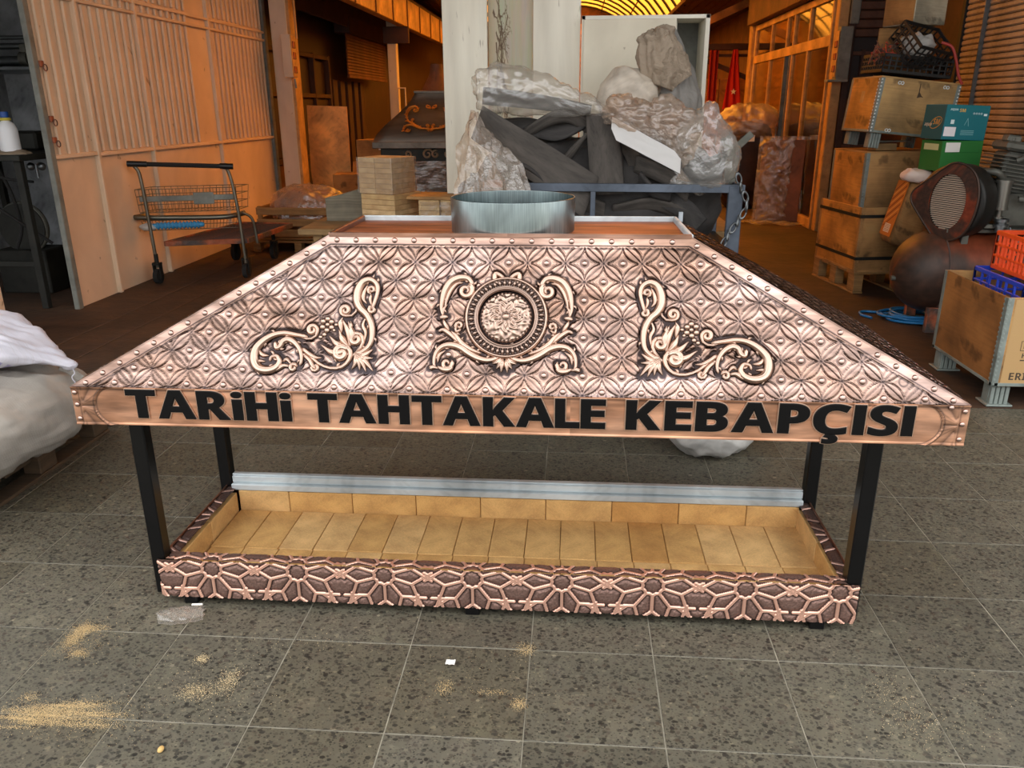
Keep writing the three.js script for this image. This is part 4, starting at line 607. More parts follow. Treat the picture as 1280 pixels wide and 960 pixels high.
// ---------------------------------------------------------------- left: trolley, pallet, board, boxes, bricks
{
  const t = thing('platform_trolley', 'worn metal platform trolley with wire basket beside the gate', 'trolley', [-3.9, 0, -6.3]);
  const Q = (x, y, z) => [x + 3.9, y, z + 6.3];
  const LP = [-4.26, -5.6], RP = [-3.45, -5.9];
  part(t, 'handle_frame', merge(tube([Q(LP[0] + 0.02, 0.16, LP[1]), Q(LP[0], 0.7, LP[1]), Q(LP[0] - 0.02, 1.08, LP[1]), Q(LP[0] - 0.06, 1.17, LP[1] + 0.01)], 0.018, 40), tube([Q(RP[0] + 0.02, 0.16, RP[1]), Q(RP[0], 0.7, RP[1]), Q(RP[0] - 0.05, 1.08, RP[1]), Q(RP[0] - 0.11, 1.145, RP[1] + 0.04)], 0.018, 40), tube([Q(RP[0] + 0.02, 0.68, RP[1] - 0.05), Q(RP[0] + 0.1, 0.6, RP[1] - 0.1), Q(RP[0] + 0.12, 0.35, RP[1] - 0.12)], 0.016, 24)), m.wornChrome);
  const hb = part(t, 'handle_bar', rod(Q(-4.36, 1.19, -5.57), Q(-3.47, 1.145, -5.87), 0.022, 14), m.rubber);
  part(t, 'grip_cap', rod(Q(-4.37, 1.19, -5.565), Q(-4.2, 1.182, -5.62), 0.029, 14), m.blackPaint); part(t, 'grip_cap', rod(Q(-3.56, 1.15, -5.84), Q(-3.44, 1.143, -5.88), 0.029, 14), m.blackPaint);
  { // basket: long wires merged, thin as they are
    const w = [], A = (s, y, d) => Q(LP[0] - 0.12 + s * 0.88, y, -5.68 - s * 0.3 - d); // s along the bar, d back
    for (let i = 0; i <= 30; i++) { const s = i / 30; w.push(rod(A(s, 0.7, 0), A(s * 1.04 - 0.02, 0.93, -0.0), 0.0028, 5)); if (i % 2 === 0) { w.push(rod(A(s, 0.7, 0.3), A(s * 1.04 - 0.02, 0.93, 0.33), 0.0028, 5)); w.push(rod(A(s, 0.7, 0), A(s, 0.7, 0.3), 0.0028, 5)); } }
    for (const y of [0.7, 0.78, 0.86, 0.93]) { const e = (y - 0.7) / 0.23 * 0.02; w.push(rod(A(-e, y, 0), A(1 + e, y, 0), 0.004, 6), rod(A(-e, y, 0.31), A(1 + e, y, 0.31), 0.004, 6), rod(A(-e, y, 0), A(-e, y, 0.31), 0.004, 6), rod(A(1 + e, y, 0), A(1 + e, y, 0.31), 0.004, 6)); }
    part(t, 'wire_basket', merge(w), m.wornChrome);
    const w2 = []; for (let i = 0; i <= 28; i++) { const s = i / 28; w2.push(rod(A(s * 0.94 + 0.02, 0.52, 0.02), A(s, 0.62, 0.0), 0.0028, 5)); } for (const y of [0.52, 0.57, 0.62]) w2.push(rod(A(0.01, y, 0.01), A(0.99, y, 0.01), 0.004, 6));
    part(t, 'lower_basket', merge(w2), m.wornChrome);
    part(t, 'basket_bumper', merge(tube([A(-0.02, 0.66, 0.1), A(-0.02, 0.66, -0.03), A(0.5, 0.645, -0.06), A(0.9, 0.64, -0.05), A(1.06, 0.66, 0.06)], 0.026, 50)), m.wornChrome);
    part(t, 'sign_plate', box(0.2, 0.12, 0.008, 0.003), m.greyPaint, A(0.68, 0.83, -0.02), [0, 0.33, 0]);
    part(t, 'grey_strip', bar(A(0.02, 0.835, -0.01), A(1.0, 0.835, -0.01), 0.006, 0.05), m.greyPaint);
    const roll = tag(part(scene, numbered('rope_bundle'), (() => { const L2 = []; for (let i = 0; i < 12; i++) L2.push(at(new THREE.TorusGeometry(0.026, 0.012, 8, 14), -0.19 + i * 0.035, 0, 0, 0, Math.PI / 2, 0)); return merge(L2, at(new THREE.CapsuleGeometry(0.026, 0.46, 4, 10), 0, 0, 0, 0, 0, Math.PI / 2)); })(), M('#3f8fbf', 0.6)), 'blue twisted rope bundle in the lower basket of the trolley', 'rope'); roll.position.set(-4.02, 0.575, -5.72); roll.rotation.y = 0.33;
    const bag = tag(part(scene, numbered('rag'), crumple(blob(0.09, 0.035, 0.05, 1, 30, 20), 0.02, 14, 3), m.whiteBag), 'pale rag at the left end of the lower trolley basket', 'rag'); bag.position.set(-4.3, 0.565, -5.65);
  }
  const bed = part(t, 'platform', merge(bar(Q(-4.2, 0.38, -5.75), Q(-4.0, 0.38, -7.25), 0.03, 0.05), bar(Q(-3.42, 0.38, -5.98), Q(-3.35, 0.38, -7.15), 0.03, 0.05), bar(Q(-4.2, 0.38, -5.75), Q(-3.42, 0.38, -5.98), 0.03, 0.05), bar(Q(-4.0, 0.38, -7.25), Q(-3.35, 0.38, -7.15), 0.03, 0.05)), m.rust);
  { const g = []; for (let i = 1; i < 22; i++) { const s = i / 22; g.push(rod(Q(-4.2 + 0.2 * s, 0.395, -5.75 - 1.5 * s), Q(-3.42 + 0.07 * s, 0.395, -5.98 - 1.17 * s), 0.004, 5)); } for (let i = 1; i < 12; i++) { const s = i / 12; g.push(rod(Q(-4.2 + 0.78 * s, 0.39, -5.75 - 0.23 * s), Q(-4.0 + 0.65 * s, 0.39, -7.25 + 0.1 * s), 0.004, 5)); } part(t, 'platform_mesh', merge(g), m.rust); part(t, 'platform_tray', (() => { const g2 = surf((s, q) => Q(-4.2 + 0.2 * q + (0.78 - 0.13 * q) * s, 0.372, -5.75 - 1.5 * q + (-0.23 + 0.33 * q) * s), 2, 2, 0.004); return g2; })(), m.rust); }
  for (const [x, z, r] of [[-4.24, -5.6, 0.075], [-3.44, -5.93, 0.075], [-3.98, -6.95, 0.095], [-3.55, -7.05, 0.095]]) {
    const c = part(t, 'caster', merge(at(cyl(0.022, 0.1, 10), 0, 0.25 - (0.075 - r), 0), at(box(0.07, 0.02, 0.09, 0.004), 0, 0.2, 0), at(box(0.01, 0.17, 0.06, 0.002), 0.034, 0.13, 0), at(box(0.01, 0.17, 0.06, 0.002), -0.034, 0.13, 0)), m.darkMetal, Q(x, 0, z));
    part(c, 'wheel', (() => { const g = cyl(r, 0.045, 24); g.rotateZ(Math.PI / 2); return g; })(), m.rubber, [0, r, 0.01]); part(c, 'hub', (() => { const g = cyl(r * 0.4, 0.055, 14); g.rotateZ(Math.PI / 2); return g; })(), m.darkMetal, [0, r, 0.01]);
  }
}
{
  const p = [-3.42, 0, -8.0];
  pallet('pallet', 'orange-lit wooden pallet behind the platform trolley', p, 0, 1.15, 1.0, m.palletWood);
  const c = thing('slatted_crate', 'low slatted wooden crate standing on the pallet behind the trolley', 'crate', [-3.4, 0.13, -8.0]);
  for (const y of [0.09, 0.22, 0.36]) { part(c, 'slat', box(1.05, 0.09, 0.02, 0.004), m.palletWood, [0, y, 0.42]); part(c, 'slat', box(1.05, 0.09, 0.02, 0.004), m.palletWood, [0, y, -0.42]); part(c, 'slat', box(0.02, 0.09, 0.84, 0.004), m.palletWood, [0.53, y, 0]); part(c, 'slat', box(0.02, 0.09, 0.84, 0.004), m.palletWood, [-0.53, y, 0]); }
  for (const x of [-0.5, 0.5]) for (const z of [-0.39, 0.39]) part(c, 'corner_post', box(0.05, 0.42, 0.05, 0.004), m.palletWood, [x, 0.21, z]);
  part(c, 'base_board', box(1.04, 0.02, 0.84, 0.003), m.palletWood, [0, 0.02, 0]);
  single('loose_board', 'pale board leaning on the slatted crate', 'board', bar([-3.05, 0.2, -7.5], [-2.85, 0.42, -7.42], 0.03, 0.12), m.palletWood);
  const w = thing('wrapped_bundle', 'plastic-wrapped brown bundle heaped in the slatted crate', 'bundle', [-3.4, 0.16, -8.0]);
  part(w, 'contents', (() => { const g = blob(0.42, 0.27, 0.32, 0.8, 60, 40); crumple(g, 0.08, 3, 6); return g; })(), m.card, [0, 0.28, 0]);
  part(w, 'film', (() => { const g = blob(0.47, 0.31, 0.36, 0.8, 70, 46); crumple(g, 0.09, 3.4, 6); return crumple(g, 0.02, 13, 2); })(), m.plasticMilky, [0, 0.29, 0]);
}
{
  const s = new THREE.Shape(); s.moveTo(0.14, 0); s.lineTo(0.66, 0.02); s.lineTo(0.64, 1.6); s.lineTo(0.0, 1.62); s.lineTo(0.0, 0.6); s.quadraticCurveTo(0.02, 0.2, 0.14, 0);
  single('plywood_sheet', 'orange plywood sheet with a curved edge leaning on the stalls', 'board', buv(new THREE.ExtrudeGeometry(s, { depth: 0.03, bevelEnabled: false, curveSegments: 12 })), M('#f6ae58', 0.55, 0, { map: gr }), [-4.32, 0.12, -11.0], [-0.06, 0.08, 0]);
  const c = thing('cardboard_carton', 'brown cardboard carton behind the brick stacks', 'box', [-3.28, 0, -10.1], 0.15);
  part(c, 'carton', box(0.72, 0.76, 0.5, 0.006), m.card, [0, 0.38, 0]); part(c, 'flap', box(0.4, 0.005, 0.24, 0.001), m.card, [0.1, 0.83, -0.12], [0.9, 0, 0]);
  const d = thing('cardboard_carton', 'taller brown carton with a white tag, behind the shorter one', 'box', [-3.05, 0, -10.9], -0.1);
  part(d, 'carton', box(0.75, 1.22, 0.5, 0.006), m.card, [0, 0.61, 0]); part(d, 'tag', box(0.05, 0.1, 0.004, 0.001), m.paper, [0.02, 1.12, 0.255]);
  single('timber_offcut', 'grey weathered timber offcut left of the brick stacks', 'timber', buv(shapeGeo([[0, 0], [0.38, 0], [0.38, 0.3], [0.24, 0.26], [0.1, 0.22], [0, 0.2]], 0.12, 0.004)), m.greyWood, [-2.25, 0.72, -5.15]);
}
// low bench carrying bricks and panels
{
  const b = thing('workbench', 'low wooden bench behind the hood carrying bricks and panels', 'bench', [-0.5, 0, -5.1]);
  part(b, 'bench_top', box(3.7, 0.05, 1.2, 0.004), m.wood, [0, 0.695, 0]);
  for (const x of [-1.7, 0, 1.7]) for (const z of [-0.5, 0.5]) part(b, 'leg', box(0.08, 0.67, 0.08, 0.004), m.wood, [x, 0.335, z]);
  for (const z of [-0.5, 0.5]) part(b, 'apron', box(3.5, 0.1, 0.04, 0.004), m.wood, [0, 0.62, z]);
}
{
  const mats = ['#d5b585', '#c9a877', '#dabd90', '#cfae7f'].map((c) => M(c, 0.8, 0, { map: rep(T.brick, 3) }));
  const ORD = ['first', 'second', 'third', 'fourth', 'fifth', 'sixth', 'seventh'];
  const add = (x, y, z, ry, w, h, d, label, group, k) => { const o = single('flat_brick', label, 'brick', box(w, h, d, 0.003, (k % 3) * 0.3), mats[k % 4], [x, y + h / 2, z], [0, ry, 0], group); return o; };
  const ry = -0.42, ca = Math.cos(ry), sa = Math.sin(ry);
  let y = 0.72, k = 0;
  for (let i = 0; i < 6; i++) { add(-1.62, y, -4.93, ry, 0.36, 0.043, 0.4, `${ORD[5 - i]} flat firebrick from the top of the unwrapped lower stack`, 'flat firebricks in the unwrapped lower stack', k++); y += 0.0445; }
  y += 0.001; const yb = y;
  for (let i = 0; i < 7; i++) { for (const f of [-1, 1]) add(-1.65 + ca * 0.09 * f, y, -4.93 - sa * 0.09 * f, ry, 0.177, 0.042, 0.34, `${f < 0 ? 'left' : 'right'} firebrick in the ${ORD[6 - i]} layer down of the film-wrapped stack`, 'flat firebricks in the film-wrapped upper stack', k++); y += 0.0435; }
  const film = thing('stretch_film', 'clear crinkled film around the upper brick stack', 'film', [-1.65, yb, -4.93], ry);
  part(film, 'film', (() => { const H = y - yb - 0.004, g = surf((s, t) => { const a = s * 4, i = Math.floor(a) % 4, f = a - Math.floor(a), w = 0.188, d = 0.178, c = [[-w, d], [w, d], [w, -d], [-w, -d]], p = c[i], q = c[(i + 1) % 4]; return [p[0] + (q[0] - p[0]) * f, 0.002 + H * t, p[1] + (q[1] - p[1]) * f]; }, 120, 30); crumple(g, 0.008, 12, 4); return g; })(), m.wrap);
  let y2 = 0.72; for (let i = 0; i < 5; i++) { for (const f of [-1, 1]) add(-1.13 + f * 0.095, y2, -4.85, -0.15, 0.185, 0.043, 0.3, `${f < 0 ? 'left' : 'right'} firebrick in the ${ORD[4 - i]} layer under the plywood offcut`, 'firebricks in the short stack under the plywood offcut', k++); y2 += 0.0445; }
  single('plywood_offcut', 'flat plywood offcut lying on the short brick stack', 'board', box(0.72, 0.025, 0.42, 0.003), m.ply, [-1.07, y2 + 0.0135, -4.92], [0, -0.1, 0]);
  const f2 = thing('stretch_film', 'torn clear film hanging over the short brick stack', 'film', [-1.12, 0.72, -4.68], -0.15);
  part(f2, 'film', (() => { const g = surf((s, t) => [(s - 0.5) * 0.42, 0.02 + 0.19 * t, 0.02 * Math.sin(s * 9)], 40, 20); return crumple(g, 0.02, 12, 6); })(), m.wrap);
}
// ---------------------------------------------------------------- second hood in the background
{
  const t = thing('chimney_hood', 'dull copper hood with gilded scrollwork on a wrapped base, far left', 'hood', [-1.75, 0, -8.5]);
  const cop = M('#7a6e62', 0.42, 0.7, { map: gr }), gold = M('#c98a3e', 0.4, 0.8);
  part(t, 'hood_skirt', (() => { // flared front, left and right faces
    const P = (s, y) => { const k = 1 - sst(0, 1, y) * 0.45 - 0.2 * y, w = 0.78 * k, d = 0.45 * k; const c = [[-w, -d], [-w, d], [w, d], [w, -d], [-w, -d]], a = s * 4, i = Math.min(3, Math.floor(a)), f = a - i; return [c[i][0] + (c[i + 1][0] - c[i][0]) * f, 1.28 + 0.6 * y, c[i][1] + (c[i + 1][1] - c[i][1]) * f]; };
    return surf(P, 48, 14); })(), cop);
  part(t, 'skirt_band', box(1.58, 0.08, 0.92, 0.006), cop, [0, 1.25, 0]);
  part(t, 'hood_top', box(0.58, 0.03, 0.34, 0.004), cop, [0, 1.88, 0]);
  part(t, 'flue_cone', lathe([[0.2, 0], [0.19, 0.02], [0.09, 0.2], [0.075, 0.32], [0.07, 0.32]], 30), m.brownPaint, [-0.02, 1.89, 0]);
  const orn = []; for (const f of [1, -1]) for (const s of mid) { const q = strokeGeo(s.p.map(([x, y]) => [f * (x - 657) * 0.0006, (430 - y) * 0.00045]), s.w0 * 0.0006, s.wm * 0.0006, s.w1 * 0.0006, 1); orn.push(q.g); }
  const og = merge(orn); og.rotateX(-0.52); og.computeVertexNormals(); part(t, 'gilded_scrollwork', og, gold, [-0.05, 1.58, 0.36]);
  part(t, 'base_cabinet', box(1.4, 1.0, 0.8, 0.01), m.darkMetal, [0, 0.72, 0]);
  for (const x of [-0.62, 0.62]) for (const z of [-0.32, 0.32]) part(t, 'leg', box(0.06, 0.24, 0.06, 0.004), m.darkMetal, [x, 0.12, z]);
  const or2 = []; for (const [x, r] of [[-0.35, 0.05], [-0.1, 0.07], [0, 0.05], [0.18, 0.06], [0.3, 0.05]]) or2.push(strokeGeo(spiral(x, 0, r, 1 + x * 9, 1.3, 1), 0.012, 0.014, 0.006, 1).g); const o2 = merge(or2); o2.computeVertexNormals(); part(t, 'base_scrollwork', o2, M('#b9a58c', 0.4, 0.7), [0, 1.14, 0.404]);
  const w = thing('wrapping_film', 'wrinkled film around the base of the far copper hood', 'film', [-1.75, 0, -8.5]);
  part(w, 'film', (() => { const g = surf((s, q) => { const a = (s - 0.5) * 2.6; return [Math.sin(a) * 0.78 * 1.0, 0.6 + 0.46 * q, 0.4 + Math.cos(a) * 0.06]; }, 70, 30); return crumple(g, 0.05, 5, 3); })(), m.plasticMilky);
}
// ---------------------------------------------------------------- white panels and cabinet behind the heap
{
  const stain = ctex(512, 1024, (c, W, H) => {
    c.fillStyle = '#bdb19a'; c.fillRect(0, 0, W, H); for (let i = 0; i < 500; i++) { c.fillStyle = `rgba(${rr(140, 225)},${rr(130, 215)},${rr(110, 190)},.06)`; c.beginPath(); c.ellipse(rnd() * W, rnd() * H, rr(4, 50), rr(20, 160), 0, 0, 7); c.fill(); }
    const br = (x, y, a, l, w, d) => { if (d < 0 || l < 6) return; let X = x, Y = y; c.strokeStyle = `rgba(88,64,42,${0.5 + 0.1 * d})`; for (let i = 0; i < 6; i++) { const a2 = a + rr(-0.5, 0.5); c.lineWidth = w * rr(0.4, 1.4); c.beginPath(); c.moveTo(X, Y); X += Math.cos(a2) * l / 5; Y += Math.sin(a2) * l / 5; c.lineTo(X, Y); c.stroke(); if (rnd() < 0.45) br(X, Y, a2 + rr(-1.2, 1.2), l * 0.55, w * 0.6, d - 1); } };
    for (let k = 0; k < 9; k++) br(40 + rr(0, 120), 230 + k * 34, rr(0.4, 1.7), rr(60, 150), rr(7, 16), 3);
    for (let k = 0; k < 4; k++) br(150 + k * 90, 560 + rr(0, 40), rr(-0.9, 0.4), 80, 2, 2);
  });
  const pan = (x0, x1, lab, mat, z, dy = 0) => { const w = x1 - x0 + 0.001, g = box(w, 2.45, 0.05, 0.004).clone(), p = g.attributes.position, u = []; for (let i = 0; i < p.count; i++) u.push(p.getX(i) / w + 0.5, p.getY(i) / 2.45 + 0.5); g.setAttribute('uv', new THREE.Float32BufferAttribute(u, 2)); return single('tall_panel', lab, 'panel', g, mat, [(x0 + x1) / 2, 0.72 + 1.225 + dy, z]); };
  pan(-1.135, -0.757, 'leftmost tall white panel standing behind the heap', M('#f2eddd', 0.45, 0, { map: rep(T.paint, 0.7) }), -5.06);
  pan(-0.755, -0.375, 'tall grey panel with brown root-like stains', M('#ffffff', 0.6, 0, { map: stain }), -5.125);
  pan(-0.372, 0.022, 'tall white panel right of the stained grey one', M('#f0ebdc', 0.4, 0, { map: rep(T.paint, 0.6) }), -5.06);
  const c = thing('white_cabinet', 'tall white cabinet with an open shelf bay on its right', 'cabinet', [0.545, 0.72, -5.12]);
  const W = m.white; // local x -0.515 .. 0.515, height 1.67
  part(c, 'side_panel', box(0.03, 1.67, 0.42, 0.002), W, [-0.5, 0.835, 0]); part(c, 'side_panel', box(0.035, 1.67, 0.42, 0.002), W, [0.497, 0.835, 0]); part(c, 'divider', box(0.02, 1.62, 0.4, 0.002), W, [0.245, 0.81, 0]);
  part(c, 'top_board', box(1.03, 0.03, 0.42, 0.002), W, [0, 1.655, 0]); part(c, 'bottom_board', box(1.0, 0.03, 0.42, 0.002), W, [0, 0.02, 0]); part(c, 'back_board', box(0.98, 1.62, 0.012, 0.001), M('#77786f', 0.6, 0, { map: gr }), [0, 0.83, -0.2]);
  part(c, 'shelf', box(0.24, 0.025, 0.39, 0.002), W, [0.365, 1.05, 0.005]); part(c, 'shelf', box(0.24, 0.025, 0.39, 0.002), W, [0.365, 0.5, 0.005]);
  const d = part(c, 'door', box(0.745, 1.63, 0.022, 0.003), M('#efe8d4', 0.45, 0, { map: rep(T.paint, 0.6) }), [-0.126, 0.825, 0.222]); part(d, 'edge_handle', box(0.012, 0.12, 0.012, 0.003), m.steel, [-0.35, -0.1, 0.016]);
}
// ---------------------------------------------------------------- steel-framed cart with foam strips in torn plastic
{
  const t = thing('steel_cart', 'blue-grey steel frame cart behind the hood, carrying the foam heap', 'cart', [0.2, 0, -4.0]);
  const Q = (x, y, z) => [x - 0.2, y, z + 4.0];
  part(t, 'top_rail', bar(Q(-0.5, 1.16, -3.6), Q(1.18, 1.147, -3.6), 0.04, 0.055), m.blueSteel); part(t, 'top_rail', bar(Q(-0.85, 1.16, -4.45), Q(1.18, 1.15, -4.45), 0.04, 0.055), m.blueSteel);
  part(t, 'end_rail', bar(Q(1.15, 1.15, -3.6), Q(1.15, 1.15, -4.45), 0.04, 0.055), m.blueSteel); part(t, 'end_rail', bar(Q(-0.8, 1.15, -3.6), Q(-0.8, 1.15, -4.45), 0.04, 0.055), m.blueSteel);
  part(t, 'corner_post', box(0.1, 1.14, 0.05, 0.004), m.blueSteel, Q(1.12, 0.6, -3.6)); part(t, 'corner_post', box(0.06, 1.12, 0.05, 0.004), m.blueSteel, Q(1.12, 0.6, -4.45)); part(t, 'corner_post', box(0.06, 1.12, 0.05, 0.004), m.blueSteel, Q(-0.8, 0.6, -3.6)); part(t, 'corner_post', box(0.06, 1.12, 0.05, 0.004), m.blueSteel, Q(-0.8, 0.6, -4.45));
  for (const x of [-0.25, 0.13]) part(t, 'strut', box(0.035, 0.42, 0.035, 0.003), m.blueSteel, Q(x, 0.94, -3.6)); part(t, 'strut', box(0.03, 0.24, 0.03, 0.003), M('#b9c2c8', 0.5), Q(0.76, 0.86, -3.66));
  part(t, 'lower_rail', bar(Q(-0.8, 0.73, -3.6), Q(1.13, 0.73, -3.6), 0.04, 0.05), m.blueSteel);
  part(t, 'deck', box(1.96, 0.03, 0.85, 0.003), m.darkMetal, Q(0.16, 0.72, -4.02));
  for (const x of [-0.8, 1.12]) for (const z of [-3.6, -4.45]) part(t, 'wheel', (() => { const g = cyl(0.05, 0.04, 20); g.rotateX(Math.PI / 2); return g; })(), m.rubber, Q(x, 0.05, z));
  part(t, 'clamp', merge(rod(Q(-0.6, 1.19, -3.6), Q(-0.6, 1.3, -3.6), 0.012), at(box(0.14, 0.05, 0.06, 0.006), ...Q(-0.58, 1.18, -3.6)), rod(Q(-0.68, 1.2, -3.58), Q(-0.62, 1.26, -3.58), 0.01), rod(Q(-0.5, 1.2, -3.58), Q(-0.53, 1.28, -3.58), 0.014)), m.rust);
  const c = thing('chain', 'steel chain hanging from the right corner of the cart', 'chain', [1.15, 0, -3.54]);
  const link = (() => { const g = new THREE.TorusGeometry(0.024, 0.0075, 8, 20); g.scale(0.78, 1.5, 1); return g; })();
  const cp = [[1.12, 1.22], [1.14, 1.16], [1.175, 1.1], [1.19, 1.04], [1.17, 0.985], [1.14, 0.935], [1.11, 0.885], [1.08, 0.835], [1.055, 0.785], [1.035, 0.73], [1.02, 0.67]];
  cp.forEach(([x, y], i) => { const a = cp[Math.max(0, i - 1)], b = cp[Math.min(cp.length - 1, i + 1)]; part(c, 'link', link, m.steel, [x - 1.15, y, 0.01], [0, i % 2 ? 1.2 : 0.25, Math.atan2(b[0] - a[0], -(b[1] - a[1]))]); });
  const br = thing('steel_bracket', 'grey bent steel brackets sticking out at the right of the heap', 'bracket', [1.12, 1.18, -3.8]);
  part(br, 'plate', box(0.07, 0.24, 0.01, 0.002), m.castIron, [-0.02, 0.2, 0], [0, 0.4, 0.5]); part(br, 'plate', box(0.05, 0.2, 0.01, 0.002), m.castIron, [0.05, 0.26, -0.02], [0, -0.3, -0.8]); part(br, 'plate', box(0.08, 0.2, 0.01, 0.002), m.castIron, [-0.02, 0.08, 0.02], [0, 0.2, 0.1]);
}
const hx = (x) => -0.864 + (x - 572) * 0.00576, hy = (y) => 1.606 - (y - 150) * 0.00543; // drawing grid of the heap, one unit = 5.6 mm
{
  // bent bands: centre line points [x, y, z, half width] and the direction across
  const band2 = (pts, across, th = 0.022, n = 30) => { const c = new THREE.CatmullRomCurve3(pts.map(([x, y, z]) => V(hx(x), hy(y), z)), false, 'centripetal'), a = V(...across).normalize(); return surf((s, t) => { const p = c.getPoint(s), w = pts[0][3] + (pts[pts.length - 1][3] - pts[0][3]) * s, q = (t - 0.5) * 2 * w; return [p.x + a.x * q, p.y + a.y * q, p.z + a.z * q]; }, n, 4, th); };
  const S = (label, pts, across, mat = m.foam, th) => single('foam_strip', label, 'foam strip', band2(pts, across, th), mat, undefined, undefined, 'dark foam strips in the heap');
  S('broad dark foam strip slanting down from upper left of the heap', [[600, 152, -3.72, 0.12], [640, 178, -3.66, 0.13], [690, 210, -3.62, 0.14], [742, 246, -3.62, 0.15]], [0.35, 0.93, -0.15], m.foam);
  S('upright dark foam strip near the middle of the heap', [[752, 142, -3.75, 0.105], [757, 190, -3.66, 0.11], [763, 243, -3.64, 0.12]], [1, 0.06, 0.12], m.foam, 0.05);
  S('thin foam strip edge beside the upright strip', [[773, 146, -3.8, 0.04], [780, 190, -3.74, 0.045], [786, 243, -3.72, 0.05]], [0.3, 0, -0.95], m.foam2);
  S('foam strip folding over at the top centre of the heap', [[628, 160, -3.86, 0.07], [660, 158, -3.84, 0.08], [700, 165, -3.82, 0.09], [735, 150, -3.84, 0.06]], [0.1, 0.9, -0.4], m.foam2);
  S('long dark foam strip showing through the plastic roll', [[606, 120, -3.82, 0.06], [660, 126, -3.8, 0.07], [705, 133, -3.8, 0.06], [740, 140, -3.8, 0.04]], [0.1, 0.95, 0.2], m.foam2);
  S('curled foam strip under the top plastic roll', [[655, 170, -3.82, 0.06], [690, 150, -3.76, 0.07], [715, 146, -3.78, 0.06], [745, 165, -3.84, 0.05]], [0.3, 0.8, 0.4], m.foam);
  S('short foam strip crossing up to the upright strip', [[705, 205, -3.74, 0.08], [725, 178, -3.74, 0.085], [745, 158, -3.76, 0.06]], [0.8, 0.55, -0.2], m.foam);
  S('looped foam strip at lower left of the heap', [[650, 195, -3.66, 0.05], [670, 205, -3.64, 0.06], [688, 222, -3.64, 0.06], [694, 246, -3.66, 0.05]], [0.5, 0.5, -0.7], m.foam2);
  S('lower foam strip running behind the looped one', [[640, 200, -3.76, 0.08], [680, 232, -3.74, 0.08], [715, 246, -3.74, 0.08]], [0.2, 0.9, -0.3], m.foam2);
  S('foam strip hanging right of the upright strip', [[785, 175, -3.78, 0.09], [800, 200, -3.74, 0.09], [806, 246, -3.76, 0.08]], [1, 0.1, -0.2], m.foam);
  S('curved foam strip below the white sheet', [[795, 205, -3.7, 0.06], [815, 212, -3.66, 0.07], [840, 225, -3.64, 0.07], [862, 244, -3.66, 0.06]], [0.1, 0.9, 0.3], m.foam);
  S('rolled foam strip low at the right of the heap', [[800, 222, -3.66, 0.05], [815, 238, -3.62, 0.05], [840, 246, -3.64, 0.05]], [0, 0.8, 0.6], m.foam2);
  S('foam strip lying across the right part of the heap', [[835, 195, -3.72, 0.08], [870, 215, -3.68, 0.09], [905, 205, -3.72, 0.09]], [0.1, 0.9, 0.2], M('#5a6066', 0.75, 0, { map: gr }));
  S('foam strip drooping under the rail near the strut', [[640, 246, -3.72, 0.06], [680, 262, -3.7, 0.07], [720, 252, -3.7, 0.07], [760, 266, -3.72, 0.06]], [0.05, 0.95, 0.3], m.foam);
  S('foam strip lying on the deck under the rail', [[770, 268, -3.74, 0.06], [820, 258, -3.7, 0.06], [870, 275, -3.72, 0.06]], [0, 0.8, 0.6], m.foam);
  S('foam strip sliding down under the rail at the right', [[830, 246, -3.7, 0.07], [858, 262, -3.68, 0.07], [880, 285, -3.7, 0.07]], [0.6, 0.7, 0.1], m.foam2);
  single('foam_scraps', 'packed dark foam scraps filling the cart below the strips', 'foam', (() => { const g = blob(0.9, 0.4, 0.33, 0.6, 60, 40); return crumple(g, 0.1, 4, 5); })(), m.foam2, [0.17, 1.06, -4.05]);
}
